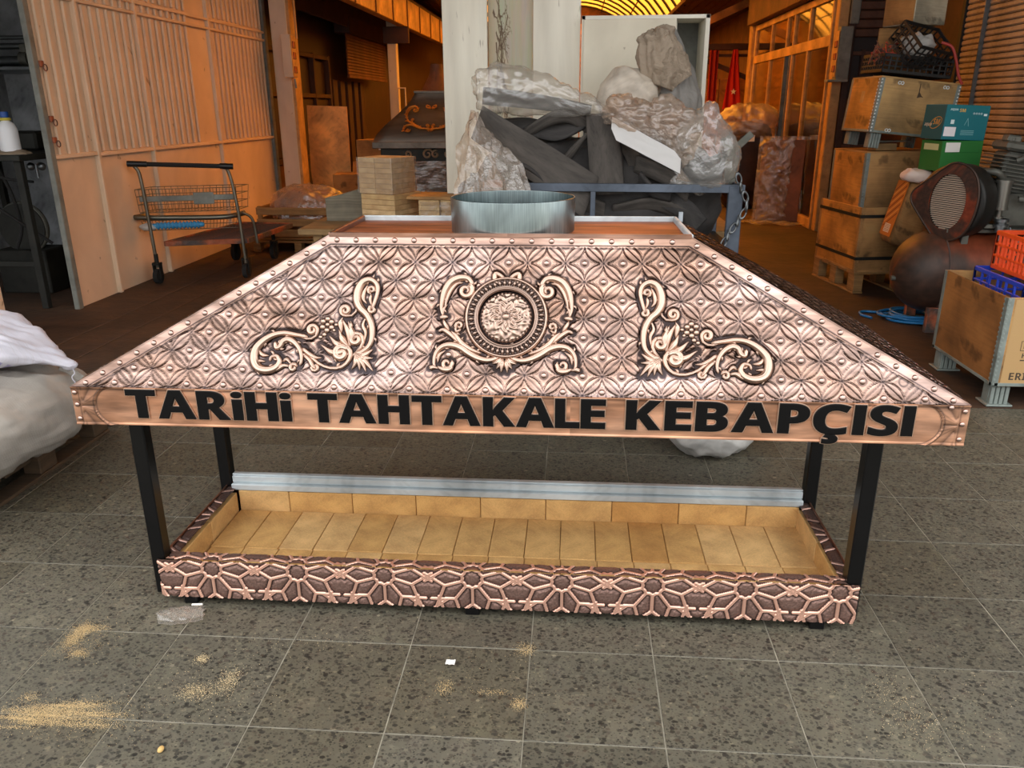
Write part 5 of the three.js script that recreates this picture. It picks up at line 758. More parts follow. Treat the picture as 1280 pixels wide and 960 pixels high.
{
  // torn plastic: roll over the top, drape at the left, crumpled sheet and bag at the right
  const t = thing('plastic_sheet', 'torn crinkled plastic sheet thrown over the foam heap', 'plastic sheet', [0, 0, 0]);
  const cl = [[594, 108, 0.05], [600, 110, 0.13], [625, 110, 0.17], [660, 115, 0.165], [700, 124, 0.13], [735, 134, 0.08], [765, 143, 0.035], [775, 146, 0.02]];
  const roll = surf((s, q) => { const k = s * (cl.length - 1), i = Math.min(cl.length - 2, Math.floor(k)), f = sst(0, 1, k - i) * 0.4 + (k - i) * 0.6, x = cl[i][0] + (cl[i + 1][0] - cl[i][0]) * f, y = cl[i][1] + (cl[i + 1][1] - cl[i][1]) * f, r = cl[i][2] + (cl[i + 1][2] - cl[i][2]) * f, a = q * 6.2832; return [hx(x), hy(y) + Math.cos(a) * r, -3.78 + Math.sin(a) * r * 0.8]; }, 90, 56);
  part(t, 'top_roll', crumple(crumple(crumple(roll, 0.035, 4, 1), 0.04, [4, 11, 8], 3), 0.014, [8, 24, 18], 4), m.plastic);
  const poly2 = (P, s) => { const k = s * (P.length - 1), i = Math.min(P.length - 2, Math.floor(k)), f = k - i; return P[i].map((v, j) => v + (P[i + 1][j] - v) * f); };
  const patch = (A, B, bulge, n = 60, k = 46) => surf((s, q) => { const a = poly2(A, q), b = poly2(B, q), e = Math.sin(s * 3.1416); return [hx(a[0] + (b[0] - a[0]) * s), hy(a[1] + (b[1] - a[1]) * s), a[2] + (b[2] - a[2]) * s + bulge * e]; }, n, k);
  part(t, 'left_drape', crumple(crumple(patch([[597, 138, -3.8], [584, 155, -3.75], [573, 180, -3.7], [575, 210, -3.62], [574, 242, -3.56]], [[600, 142, -3.7], [618, 160, -3.62], [640, 180, -3.56], [658, 205, -3.54], [668, 238, -3.54]], 0.1), 0.07, [4.5, 2, 4], 7), 0.035, [13, 4, 10], 2), m.plasticMilky);
  part(t, 'left_lower_fold', crumple(crumple(patch([[590, 180, -3.58], [588, 210, -3.54], [590, 240, -3.52]], [[625, 178, -3.55], [652, 205, -3.5], [664, 240, -3.5]], 0.06, 50, 36), 0.06, [7, 3, 6], 3), 0.022, [20, 6, 14], 9), m.plastic);
  part(t, 'right_folds', crumple(crumple(patch([[752, 142, -3.72], [775, 138, -3.76], [810, 134, -3.85], [850, 142, -3.9], [880, 140, -3.9]], [[768, 152, -3.62], [800, 172, -3.58], [838, 190, -3.54], [850, 208, -3.52], [868, 182, -3.5]], 0.08, 70, 60), 0.08, [5, 4, 5], 11), 0.035, [7, 15, 10], 6), m.plasticMilky);
  for (const [x, y, a, b, s] of [[775, 140, 0.12, 0.1, 1], [800, 150, 0.15, 0.12, 4], [828, 150, 0.13, 0.14, 7], [845, 158, 0.12, 0.12, 3]]) part(t, 'crumpled_fold', (() => { const g = blob(a, b, 0.1, 0.9, 60, 40); crumple(g, 0.07, 6, s); return crumple(g, 0.035, [7, 16, 10], s); })(), m.plasticMilky, [hx(x), hy(y), -3.72]);
  part(t, 'sheet_tail', crumple(patch([[835, 190, -3.55], [848, 205, -3.52]], [[860, 225, -3.52], [842, 222, -3.53]], 0.02, 30, 14), 0.02, 12, 2), m.plasticMilky);
  const b = thing('plastic_bag', 'clear crumpled plastic bag peaked at the right end of the heap', 'bag', [hx(875), hy(192), -3.72]);
  part(b, 'film', (() => { const g = blob(0.25, 0.25, 0.17, 0.75, 80, 56), p = g.attributes.position; for (let i = 0; i < p.count; i++) { const y = p.getY(i), k = sst(0.05, 0.25, y); p.setXYZ(i, p.getX(i) * (1 - 0.7 * k) + 0.04 * k, y + k * 0.07, p.getZ(i) * (1 - 0.5 * k)); } crumple(g, 0.08, 4, 14); return crumple(g, 0.04, [12, 5, 9], 3); })(), m.plastic);
  single('white_sheet', 'smooth white plastic sheet lying slanted on the foam strips', 'sheet', (() => { const g = patch([[765, 146, -3.62], [764, 160, -3.58], [770, 174, -3.55]], [[838, 186, -3.5], [846, 196, -3.48], [846, 214, -3.48]], 0.02, 40, 20); return crumple(g, 0.012, 6, 3); })(), M('#c9c7c4', 0.45));
  single('cream_pouch', 'pale cream cushion-like pouch on top of the heap', 'pouch', (() => { const g = blob(0.21, 0.2, 0.14, 0.8, 60, 40); crumple(g, 0.07, 4, 21); g.rotateZ(-0.35); return g; })(), M('#d8cbb9', 0.6, 0, { map: T.cloth }), [hx(786), hy(124), -4.05]);
  const d = thing('dusty_sack', 'tall dusty grey-brown sack with a knotted top on the heap', 'sack', [hx(842), hy(170), -4.2]);
  const dust = M('#9b8b78', 0.75, 0, { bumpMap: rep(T.crinkle, 2), bumpScale: 0.01 }), grey = M('#807c76', 0.6, 0, { bumpMap: rep(T.crinkle, 2), bumpScale: 0.01 });
  part(d, 'body', (() => { const g = pleated([[0.2, -0.15], [0.24, 0.05], [0.225, 0.25], [0.18, 0.45], [0.13, 0.6], [0.07, 0.72], [0.01, 0.75]], 0.1, 7, 2), p = g.attributes.position; for (let i = 0; i < p.count; i++) { const y = p.getY(i); p.setX(i, p.getX(i) - sst(0.2, 0.7, y) * 0.06); p.setZ(i, p.getZ(i) * 0.75); } g.computeVertexNormals(); return g; })(), grey);
  part(d, 'knotted_top', (() => { const g = pleated([[0.02, -0.2], [0.11, -0.17], [0.16, -0.08], [0.155, 0.02], [0.12, 0.1], [0.13, 0.14], [0.09, 0.17], [0.01, 0.17]], 0.14, 8, 5); g.rotateZ(0.25); g.scale(1, 1, 0.75); return crumple(g, 0.02, [7, 10, 7], 4); })(), dust, [-0.1, 0.54, 0.13]);
  part(d, 'fold', (() => { const g = pleated([[0.01, -0.18], [0.09, -0.14], [0.12, 0], [0.08, 0.14], [0.01, 0.18]], 0.16, 5, 9); g.rotateZ(-1.05); g.scale(1, 1, 0.7); return crumple(g, 0.02, [9, 7, 7], 8); })(), dust, [-0.22, 0.32, 0.12]);
  part(d, 'fold', (() => { const g = surf((s, t) => { const w = 0.16 * (1 - Math.abs(t - 0.55)); return [(s - 0.5) * 2 * w, (t - 0.5) * 0.26, 0.05 * Math.sin(s * 3.14) + 0.02 * Math.sin(s * 12 + t * 5)]; }, 50, 40, 0.004); g.rotateZ(-0.35); return crumple(g, 0.025, 8, 28); })(), dust, [-0.03, 0.45, 0.2]);
}
// ---------------------------------------------------------------- right: stacked crates and boxes
const foot = (w, d, h) => { const L2 = []; for (let i = 0; i < 4; i++) L2.push(at(box(w / 5, h, d, 0.003), -w / 2 + (i + 0.5) * w / 4, 0, 0)); return merge(L2, at(box(w, h, d * 0.6, 0.002), 0, 0, 0)); };
function plyCrate(name, label, p, ry, w, h, d, o = {}) {
  const t = thing(name, label, 'crate', p, ry); const mat = o.mat ?? m.ply, left = o.left ?? m.plyDark, th = 0.014;
  part(t, 'front_panel', box(w, h, th, 0.002), mat, [0, h / 2, d / 2 - th / 2]); part(t, 'back_panel', box(w, h, th, 0.002), mat, [0, h / 2, -d / 2 + th / 2]);
  part(t, 'side_panel', box(th, h, d - 2 * th, 0.002), left, [-w / 2 + th / 2, h / 2, 0]); part(t, 'side_panel', box(th, h, d - 2 * th, 0.002), mat, [w / 2 - th / 2, h / 2, 0]);
  part(t, 'bottom_panel', box(w - 0.03, th, d - 0.03, 0.002), mat, [0, th / 2, 0]); if (o.lid) part(t, 'lid', box(w, th, d, 0.002), mat, [0, h + th / 2, 0]);
  const em = o.edge ?? m.zincGrey;
  for (const [x, z] of [[-1, 1], [1, 1], [-1, -1], [1, -1]]) { const e = part(t, 'corner_strip', merge(at(box(0.036, h, 0.003, 0.001), x * (w / 2 - 0.016), h / 2, z * (d / 2 + 0.001)), at(box(0.003, h, 0.036, 0.001), x * (w / 2 + 0.001), h / 2, z * (d / 2 - 0.016))), em);
    if (z > 0 && o.teeth !== false) { const tg = box(0.012, 0.012, 0.003, 0.001), n = Math.round(h / 0.028), L2 = []; for (let i = 0; i < n; i++) { L2.push(at(tg, x * (w / 2 - 0.008), (i + 0.5) * h / n, d / 2 + 0.004)); if (x < 0) L2.push(at(box(0.003, 0.012, 0.012, 0.001), x * (w / 2 + 0.004), (i + 0.5) * h / n, d / 2 - 0.03)); } part(e, 'clinch_teeth', merge(L2), o.teethMat ?? m.zincGrey); } }
  part(t, 'bottom_strip', merge(at(box(w, 0.02, 0.003, 0.001), 0, 0.012, d / 2 + 0.001), at(box(0.003, 0.02, d, 0.001), -w / 2 - 0.001, 0.012, 0)), em);
  return t;
}
{
  const toothW = M('#dfe3e0', 0.5);
  pallet('pallet', 'thick wooden pallet under the tower of plywood crates', [3.05, 0, -5.98], 0.15, 0.95, 0.9, m.palletWood, undefined, 0.2);
  const a = plyCrate('plywood_crate', 'open lower plywood crate with a dark steel band on the pallet', [3.05, 0.2, -5.98], 0.15, 0.95, 0.6, 0.85, { mat: m.ply, left: m.plyOrange, edge: m.ply, teeth: false });
  for (const y of [0.13, 0.52]) part(a, 'steel_band', merge(at(box(0.965, 0.03, 0.004, 0.001), 0, y, 0.428), at(box(0.004, 0.03, 0.86, 0.001), -0.478, y, 0)), m.darkMetal);
  plyCrate('plywood_crate', 'middle plywood crate set into the banded one', [2.97, 0.7, -5.95], 0.12, 0.74, 0.58, 0.7, { mat: m.ply, left: m.plyOrange, lid: true });
  const rag = thing('wood_offcut', 'pale timber offcut lying on the middle crate', 'offcut', [2.82, 1.3, -5.7], 0.3); part(rag, 'block', box(0.22, 0.06, 0.12, 0.004), m.wood, [0, 0.03, 0]); part(rag, 'strip', box(0.34, 0.015, 0.05, 0.002), m.greyPaint, [0.15, 0.075, -0.05]);
  const c = plyCrate('plywood_crate', 'top plywood crate with white clinched edges, tilted on metal feet', [2.94, 1.43, -5.82], 0.1, 0.72, 0.46, 0.6, { mat: M('#c3a06c', 0.7, 0, { map: ply }), left: m.plyOrange, teethMat: toothW, lid: true });
  c.rotation.z = -0.1; c.rotation.order = 'YXZ';
  for (const [x, y] of [[-0.18, 0.43], [0.23, 0.43], [-0.2, 0.03], [0.22, 0.03]]) part(c, 'clip', merge(at(new THREE.TorusGeometry(0.012, 0.004, 6, 12), x - 0.013, y, 0.303), at(new THREE.TorusGeometry(0.012, 0.004, 6, 12), x + 0.013, y, 0.303)), toothW);
  part(c, 'knot_stain', shapeGeo([[0, 0.17], [0.006, 0.1], [0.03, 0.07], [0.05, 0.06], [0.02, 0.06], [-0.01, 0.05], [-0.004, 0.1], [-0.006, 0.17]], 0.0006), m.darkWood, [0.0, 0.27, 0.3]);
  part(c, 'paper_label', box(0.07, 0.1, 0.002, 0.0005), m.orangePaint, [-0.361, 0.3, 0.0], [0, -1.5708, 0]);
  part(c, 'metal_foot', foot(0.1, 0.1, 0.13), m.zincGrey, [-0.28, -0.066, 0.22]); part(c, 'metal_foot', foot(0.1, 0.1, 0.1), m.zincGrey, [0.27, -0.05, 0.22]); part(c, 'metal_foot', foot(0.1, 0.1, 0.12), m.zincGrey, [-0.28, -0.06, -0.22]); part(c, 'metal_foot', foot(0.1, 0.1, 0.1), m.zincGrey, [0.27, -0.05, -0.22]);
}
function plasticCrate(name, label, p, r, w, h, d, mat, nx = 7, ny = 3) {
  const t = thing(name, label, 'plastic crate', p); t.rotation.set(...r);
  const side = (len, n) => { const L2 = []; for (let j = 0; j <= ny; j++) L2.push(at(box(len, j === 0 || j === ny ? 0.028 : 0.014, 0.012, 0.003), 0, (j / ny) * (h - 0.02) + 0.012, 0)); for (let i = 0; i <= n; i++) L2.push(at(box(0.014, h, 0.014, 0.003), -len / 2 + (i / n) * len, h / 2, 0)); return merge(L2); };
  part(t, 'front_lattice', side(w, nx), mat, [0, 0, d / 2]); part(t, 'back_lattice', side(w, nx), mat, [0, 0, -d / 2]); part(t, 'side_lattice', at(side(d, nx - 2), 0, 0, 0, 0, Math.PI / 2), mat, [-w / 2, 0, 0]); part(t, 'side_lattice', at(side(d, nx - 2), 0, 0, 0, 0, Math.PI / 2), mat, [w / 2, 0, 0]);
  const L2 = []; for (let i = 0; i <= nx; i++) L2.push(at(box(0.01, 0.008, d, 0.002), -w / 2 + (i / nx) * w, 0.006, 0)); for (let i = 0; i <= nx; i++) L2.push(at(box(w, 0.008, 0.01, 0.002), 0, 0.006, -d / 2 + (i / nx) * d)); part(t, 'base_lattice', merge(L2), mat);
  return t;
}
{
  plasticCrate('plastic_crate', 'flat black lattice crate on top of the tilted plywood crate', [2.96, 1.94, -5.8], [0, 0.1, -0.1], 0.62, 0.15, 0.42, m.blackCrate, 11, 3);
  plasticCrate('plastic_crate', 'black lattice crate tipped towards the viewer in the pile', [2.99, 2.1, -5.72], [0.75, 0.25, -0.42], 0.42, 0.2, 0.34, m.blackCrate, 7, 3);
  const inn = thing('scrap_bundle', 'crumpled pale film spilling through the tipped black crate', 'scrap', [2.98, 2.15, -5.7]); part(inn, 'film', (() => { const g = blob(0.14, 0.09, 0.08, 0.9, 40, 26); return crumple(g, 0.08, 11, 2); })(), m.whiteBag, [0.0, 0.04, 0.02]);
  const wr = thing('wire_tangle', 'tangled reddish wires left of the tipped black crate', 'wires', [2.72, 2.08, -5.7]);
  for (let k = 0; k < 9; k++) part(wr, 'wire', tube(Array.from({ length: 6 }, () => [rr(-0.13, 0.12), rr(-0.07, 0.16), rr(-0.08, 0.08)]), 0.004, 40, 5), k % 3 ? m.rust : M('#c2452f', 0.6));
  single('red_cable', 'thick red cable drooping right of the black crates', 'cable', tube([[3.12, 2.2, -5.5], [3.2, 2.16, -5.47], [3.25, 2.05, -5.46], [3.29, 1.93, -5.46], [3.33, 1.86, -5.46]], 0.012, 40, 8), M('#a5352c', 0.5));
  const cb = thing('cardboard_box', 'brown cardboard box wedged behind the black crates', 'box', [3.04, 1.94, -6.12], -0.35); part(cb, 'carton', box(0.46, 0.42, 0.36, 0.005), m.card, [0, 0.21, 0]); part(cb, 'tape', box(0.05, 0.422, 0.002, 0.0005), m.plyDark, [0.02, 0.21, 0.181]);
  const tb = thing('topmost_carton', 'topmost grey carton with one sunlit orange side', 'box', [3.03, 2.365, -5.95], 0.42); part(tb, 'carton', box(0.36, 0.3, 0.36, 0.005), M('#b9b3a2', 0.8, 0, { map: ply }), [0, 0.15, 0]); part(tb, 'lid', box(0.375, 0.05, 0.375, 0.004), M('#aeb0a4', 0.8, 0, { map: ply }), [0, 0.285, 0]); part(tb, 'side_sheet', box(0.004, 0.24, 0.35, 0.001), m.card, [-0.182, 0.13, 0]); tb.name = numbered('cardboard_box');
  // teal and green cartons
  const tealFront = ctex(512, 400, (g, W, H) => { g.fillStyle = '#0f6f78'; g.fillRect(0, 0, W, H); g.fillStyle = '#e8b04a'; g.font = 'bold 54px sans-serif'; g.fillText('SM', 150, 78); g.fillStyle = '#cfe6e6'; g.font = 'bold 34px sans-serif'; g.fillText('AQUA', 40, 62); g.fillStyle = '#d8e8e6'; g.fillRect(70, 170, 42, 50); g.fillStyle = '#efe9ea'; g.fillRect(8, 255, 140, 110); g.strokeStyle = '#9ac6c6'; g.lineWidth = 4; g.beginPath(); g.moveTo(240, 230); g.lineTo(270, 150); g.lineTo(290, 240); g.stroke(); g.fillStyle = '#8fc0c0'; for (let i = 0; i < 4; i++) g.fillRect(210, 290 + i * 16, 160, 5); g.fillStyle = '#dfeeee'; g.fillRect(450, 90, 40, 26); g.strokeStyle = '#dfeeee'; for (let i = 0; i < 4; i++) { g.beginPath(); g.arc(330 + i * 30, 90, 9, 0, 7); g.stroke(); } });
  const tealSide = ctex(400, 400, (g, W, H) => { g.fillStyle = '#125a60'; g.fillRect(0, 0, W, H); g.fillStyle = '#d8d0c0'; g.font = 'italic bold 60px sans-serif'; g.fillText('aqua', 30, 250); g.fillStyle = '#d89a3a'; g.font = 'italic bold 90px sans-serif'; g.fillText('SM', 190, 230); g.strokeStyle = '#d89a3a'; g.lineWidth = 8; g.beginPath(); g.ellipse(250, 210, 110, 60, -0.4, 0, 7); g.stroke(); });
  const supp = plyCrate('plywood_crate', 'plywood crate standing behind the compressor, under the green carton', [3.32, 0, -5.08], 0, 0.6, 1.16, 0.55, { lid: true, teeth: false });
  const gb = thing('green_carton', 'green carton under the teal one, with a white label', 'box', [3.12, 1.175, -4.98], 0.12); part(gb, 'carton', box(0.34, 0.24, 0.32, 0.004), m.greenBox, [0, 0.12, 0]); part(gb, 'label', box(0.12, 0.075, 0.002, 0.0005), m.paper, [-0.08, 0.19, 0.161]); part(gb, 'label', box(0.002, 0.05, 0.22, 0.0005), M('#c9cf9a', 0.8), [-0.171, 0.19, 0]); part(gb, 'lid_line', box(0.345, 0.004, 0.325, 0.001), M('#1d6a2c', 0.7), [0, 0.15, 0]);
  const te = thing('teal_carton', 'teal printed carton on the green carton by the shutter', 'box', [3.11, 1.42, -4.98], 0.12); te.rotation.z = -0.04;
  part(te, 'carton', box(0.36, 0.27, 0.32, 0.004), m.tealBox, [0, 0.135, 0]); part(te, 'printed_face', (() => { const g = new THREE.PlaneGeometry(0.352, 0.262); return g; })(), M('#ffffff', 0.6, 0, { map: tealFront }), [0, 0.135, 0.1612]); part(te, 'printed_face', new THREE.PlaneGeometry(0.312, 0.262), M('#ffffff', 0.6, 0, { map: tealSide }), [-0.1812, 0.135, 0], [0, -Math.PI / 2, 0]);
  // paper sack leaning on the crates
  const orangePrint = ctex(256, 512, (g, W, H) => { g.fillStyle = '#c9772c'; g.fillRect(0, 0, W, H); for (let i = 0; i < 9; i++) { g.fillStyle = i % 2 ? '#e8a24c' : '#8c4414'; g.save(); g.translate(60, 60 + i * 42); g.rotate(-0.6); g.fillRect(-60, 0, 260, 14); g.restore(); } g.fillStyle = '#e9d9c2'; g.fillRect(60, 400, 130, 80); g.fillStyle = '#8c4414'; for (let i = 0; i < 5; i++) g.fillRect(70, 410 + i * 14, 110, 4); });
  const ps = thing('paper_sack', 'tall grey-brown paper sack with an orange printed side, leaning', 'sack', [2.88, 0.5, -5.2], 0.0); ps.rotation.z = -0.22;
  part(ps, 'sack', crumple((() => { const g = blob(0.13, 0.29, 0.17, 0.35, 40, 40); return g; })(), 0.012, 8, 3), m.card, [0, 0.3, 0]); part(ps, 'printed_side', new THREE.PlaneGeometry(0.25, 0.48), M('#ffffff', 0.75, 0, { map: orangePrint }), [-0.134, 0.31, 0], [0, -Math.PI / 2, 0]);
  single('cloth_rag', 'pinkish white rag lying on the leaning paper sack', 'rag', (() => { const g = blob(0.14, 0.06, 0.12, 0.9, 40, 26); return crumple(g, 0.04, 8, 5); })(), M('#e6cfc2', 0.8), [2.95, 1.12, -5.1]);
}
// ---------------------------------------------------------------- air compressor
{
  const t = thing('air_compressor', 'large rusty air compressor with belt guard and horizontal tank', 'compressor', [3.15, 0, -4.3]);
  const tank = (() => { const g = new THREE.CapsuleGeometry(0.32, 0.75, 18, 48); g.rotateZ(Math.PI / 2); g.scale(0.92, 1, 1); return g; })();
  const tk = part(t, 'tank', tank, m.rustTank, [0.02, 0.45, 0]); part(tk, 'seam', at(new THREE.TorusGeometry(0.322, 0.006, 6, 60), -0.34, 0, 0, 0, Math.PI / 2, 0), m.rust); part(tk, 'drain_valve', merge(rod([-0.62, -0.05, 0.05], [-0.66, -0.05, 0.05], 0.02), rod([0.1, -0.34, 0], [0.1, -0.3, 0], 0.02)), m.castIron);
  for (const x of [-0.35, 0.4]) for (const z of [-0.2, 0.2]) part(t, 'foot', box(0.08, 0.2, 0.05, 0.004), m.rust, [x, 0.1, z]);
  part(t, 'motor_plate', box(0.9, 0.03, 0.4, 0.004), m.castIron, [0.12, 0.79, -0.02]);
  // guard: rounded diamond plate with a finned oval opening, drum behind it
  const G = new THREE.Group(); G.name = 'belt_guard'; G.position.set(-0.36, 1.0, 0.1); G.scale.setScalar(0.92); G.rotation.set(0.0, -1.0, -0.03); t.add(G);
  const hole = new THREE.Path(Array.from({ length: 44 }, (_, i) => new THREE.Vector2(0.04 + 0.16 * Math.cos(-i / 44 * 6.28319), 0.225 * Math.sin(-i / 44 * 6.28319))));
  const sh = new THREE.Shape(); sh.moveTo(0.08, 0.315); sh.quadraticCurveTo(0.28, 0.3, 0.3, 0.05); sh.quadraticCurveTo(0.3, -0.26, 0.12, -0.3); sh.quadraticCurveTo(0.03, -0.34, -0.06, -0.26); sh.lineTo(-0.27, -0.05); sh.quadraticCurveTo(-0.32, 0.02, -0.26, 0.08); sh.lineTo(-0.02, 0.28); sh.quadraticCurveTo(0.02, 0.315, 0.08, 0.315); sh.holes.push(hole);
  part(G, 'guard_rim', new THREE.TubeGeometry(new THREE.CatmullRomCurve3(sh.getPoints(10).map((p) => V(p.x, p.y, 0.012)), true), 120, 0.009, 6, true), M('#57443a', 0.5, 0.5, { map: gr }));
  part(G, 'guard_plate', buv(new THREE.ExtrudeGeometry(sh, { depth: 0.014, bevelEnabled: false, curveSegments: 20 })), M('#c49a80', 0.6, 0.3, { map: rep(T.rust, 1) }));
  const fins = []; for (let y = -0.215; y <= 0.216; y += 0.0165) { const w = 0.16 * Math.sqrt(Math.max(0.02, 1 - (y / 0.225) ** 2)); fins.push(at(box(2 * w, 0.007, 0.014, 0.002), 0.04, y, -0.012, 0.5)); } part(G, 'grille_fins', merge(fins), M('#d9c2ae', 0.4, 0.5));
  part(G, 'grille_back', at(cyl(0.2, 0.01, 40), 0.04, 0, -0.06, Math.PI / 2), m.blackPaint);
  part(G, 'drum', at(lathe([[0.24, 0.002], [0.28, 0], [0.3, 0.02], [0.3, 0.16], [0.27, 0.2], [0.18, 0.22], [0, 0.22]], 60), 0.05, 0, -0.005, -Math.PI / 2), M('#3a3936', 0.45, 0.6, { map: gr }));
  part(G, 'fan_shroud', at(lathe([[0.0, 0], [0.22, 0], [0.24, 0.02], [0.23, 0.1], [0.15, 0.12], [0, 0.12]], 50), 0.06, 0.0, -0.225, -Math.PI / 2), m.castIron);
  // pump
  part(t, 'crankcase', box(0.3, 0.26, 0.26, 0.03), m.castIron, [0.18, 0.93, 0.02]);
  const cyb = part(t, 'cylinder_block', box(0.24, 0.3, 0.22, 0.02), m.castIron, [0.15, 1.2, -0.02]); cyb.rotation.z = -0.15;
  const f2 = []; for (let k = 0; k < 9; k++) f2.push(at(box(0.34, 0.01, 0.32, 0.003), 0, -0.1 + k * 0.027, 0)); part(cyb, 'cooling_fins', merge(f2), m.castIron);
  part(cyb, 'cylinder_head', merge(box(0.3, 0.07, 0.26, 0.02), at(box(0.1, 0.05, 0.1, 0.01), -0.1, 0.05, 0.05), at(cyl(0.03, 0.09, 14), 0.08, 0.06, 0.06)), m.castIron, [0, 0.19, 0]);
  const bolt = at(cyl(0.012, 0.02, 6), 0, 0.235, 0); for (const x of [-0.11, 0, 0.11]) part(cyb, 'bolt', bolt, m.castIron, [x, 0, 0.1]);
  part(t, 'oil_filter', merge(at(cyl(0.05, 0.2, 24), 0, 0.1, 0), at(cyl(0.055, 0.02, 24), 0, 0.005, 0), at(cyl(0.055, 0.02, 24), 0, 0.2, 0), at(cyl(0.02, 0.08, 16), 0, -0.04, 0), at(cyl(0.036, 0.03, 8), 0, -0.07, 0)), M('#7c7a72', 0.35, 0.7), [0.0, 0.96, 0.22]);
  part(t, 'pressure_switch', merge(at(cyl(0.035, 0.1, 20), 0, 0.02, 0), at(cyl(0.05, 0.02, 20), 0, 0.06, 0), at(cyl(0.05, 0.02, 20), 0, 0.02, 0), at(cyl(0.015, 0.08, 12), 0, -0.05, 0)), m.steel, [0.02, 0.82, 0.24]);
  part(t, 'intake_filter', merge(at(cyl(0.06, 0.1, 24), 0, 0, 0), at(cyl(0.04, 0.06, 20), 0, 0.07, 0)), m.castIron, [0.34, 1.3, 0.08]);
  for (const P of [[[-0.12, 1.22, 0.12], [-0.05, 1.22, 0.18], [0.02, 1.17, 0.16], [0.06, 1.12, 0.1]], [[0.1, 1.3, 0.14], [0.2, 1.34, 0.2], [0.28, 1.2, 0.2], [0.26, 1.02, 0.16]], [[0.3, 1.12, 0.2], [0.22, 1.04, 0.24], [0.12, 1.03, 0.22]]]) part(t, 'air_pipe', tube(P, 0.024, 30, 10), m.castIron);
  part(t, 'copper_line', tube([[0.08, 0.83, 0.26], [0.1, 0.74, 0.28], [0.14, 0.72, 0.28], [0.2, 0.78, 0.28], [0.24, 0.9, 0.27], [0.25, 1.0, 0.26], [0.28, 1.02, 0.25]], 0.006, 50, 6), m.steel);
  part(t, 'motor', merge(at(cyl(0.13, 0.32, 30), 0, 0, 0, 0, 0, Math.PI / 2), at(box(0.1, 0.08, 0.1, 0.01), 0, 0.15, 0)), m.castIron, [0.5, 0.94, -0.02]);
  part(t, 'mounting_bracket', merge(at(box(0.05, 0.12, 0.05, 0.004), -0.2, 0.75, 0.18), at(box(0.34, 0.03, 0.05, 0.004), -0.08, 0.83, 0.2)), m.castIron);
}
single('air_hose', 'coiled blue air hose on the floor beside the compressor', 'hose', (() => { const P = []; const n = 132; for (let i = 0; i <= n; i++) { const a = (i / n) * 6.283 * 7, k = i / n; P.push([2.83 + Math.cos(a) * (0.2 + 0.04 * Math.sin(k * 31)) + 0.03 * Math.sin(k * 17), 0.014 + 0.045 * k + 0.006 * Math.sin(a * 1.5), -4.52 + Math.sin(a) * (0.17 + 0.03 * Math.cos(k * 23)) + 0.03 * Math.cos(k * 13)]); } P.unshift([2.5, 0.012, -4.5], [2.45, 0.012, -4.62], [2.55, 0.012, -4.72]); return tube(P, 0.011, 520, 7); })(), m.hose);
// ---------------------------------------------------------------- printed crate at the right edge, with coloured crates in it
{
  const print = ctex(768, 512, (g, W, H) => { g.fillStyle = '#b3905f'; g.fillRect(0, 0, W, H); for (let i = 0; i < 260; i++) { g.fillStyle = `rgba(${rr(90, 220)},${rr(70, 190)},${rr(40, 120)},.05)`; g.fillRect(rnd() * W, rnd() * H, rr(20, 240), rr(1, 7)); } g.fillStyle = 'rgba(40,32,24,.85)'; g.font = '40px sans-serif'; g.fillText('2500', 110, 80); g.font = '22px sans-serif'; g.fillText('972 10', 112, 112); g.lineWidth = 9; g.strokeStyle = 'rgba(40,32,24,.85)'; for (let k = 0; k < 3; k++) { const a = -1.57 + k * 2.094; g.beginPath(); g.arc(155, 195, 28, a + 0.35, a + 1.6); g.stroke(); } g.lineWidth = 3; g.strokeRect(70, 245, 34, 56); g.strokeRect(104, 245, 160, 56); g.fillRect(84, 256, 6, 32); g.font = 'bold 40px sans-serif'; g.fillText('HENSEL', 80, 345); g.fillRect(78, 356, 240, 7); g.font = 'bold 60px sans-serif'; g.fillText('ERICSSON', 34, 480); });
  const t = plyCrate('plywood_crate', 'open plywood crate with black stencilled lettering on metal feet, right edge', [2.9, 0.13, -2.83], 0, 0.88, 0.53, 0.82, { mat: m.ply, left: M('#a5713f', 0.65, 0, { map: ply }) });
  part(t, 'printed_face', new THREE.PlaneGeometry(0.83, 0.51), M('#ffffff', 0.7, 0, { map: print }), [0.02, 0.265, 0.4112]);
  for (const [x, z] of [[-0.37, 0.34], [0.37, 0.34], [-0.37, -0.34], [0.37, -0.34]]) part(t, 'metal_foot', merge(foot(0.11, 0.1, 0.115), at(box(0.15, 0.012, 0.14, 0.003), 0, -0.056, 0)), m.zincGrey, [x, -0.066, z]);
  plasticCrate('plastic_crate', 'blue lattice crate sitting inside the lettered plywood crate', [2.96, 0.4, -2.86], [0, 0, 0], 0.7, 0.3, 0.6, m.blueCrate, 8, 4);
  plasticCrate('plastic_crate', 'orange lattice crate on the blue one at the right edge', [2.99, 0.705, -2.9], [0, 0, 0], 0.62, 0.23, 0.42, m.orangeCrate, 11, 3);
  const bt = thing('battery_box', 'black box with a blue strap on the orange crate', 'box', [2.92, 0.94, -2.9]); part(bt, 'case', box(0.3, 0.2, 0.2, 0.008), m.blackPaint, [0.06, 0.1, 0]); part(bt, 'strap', box(0.03, 0.21, 0.21, 0.004), m.blueCrate, [0.02, 0.1, 0]);
}
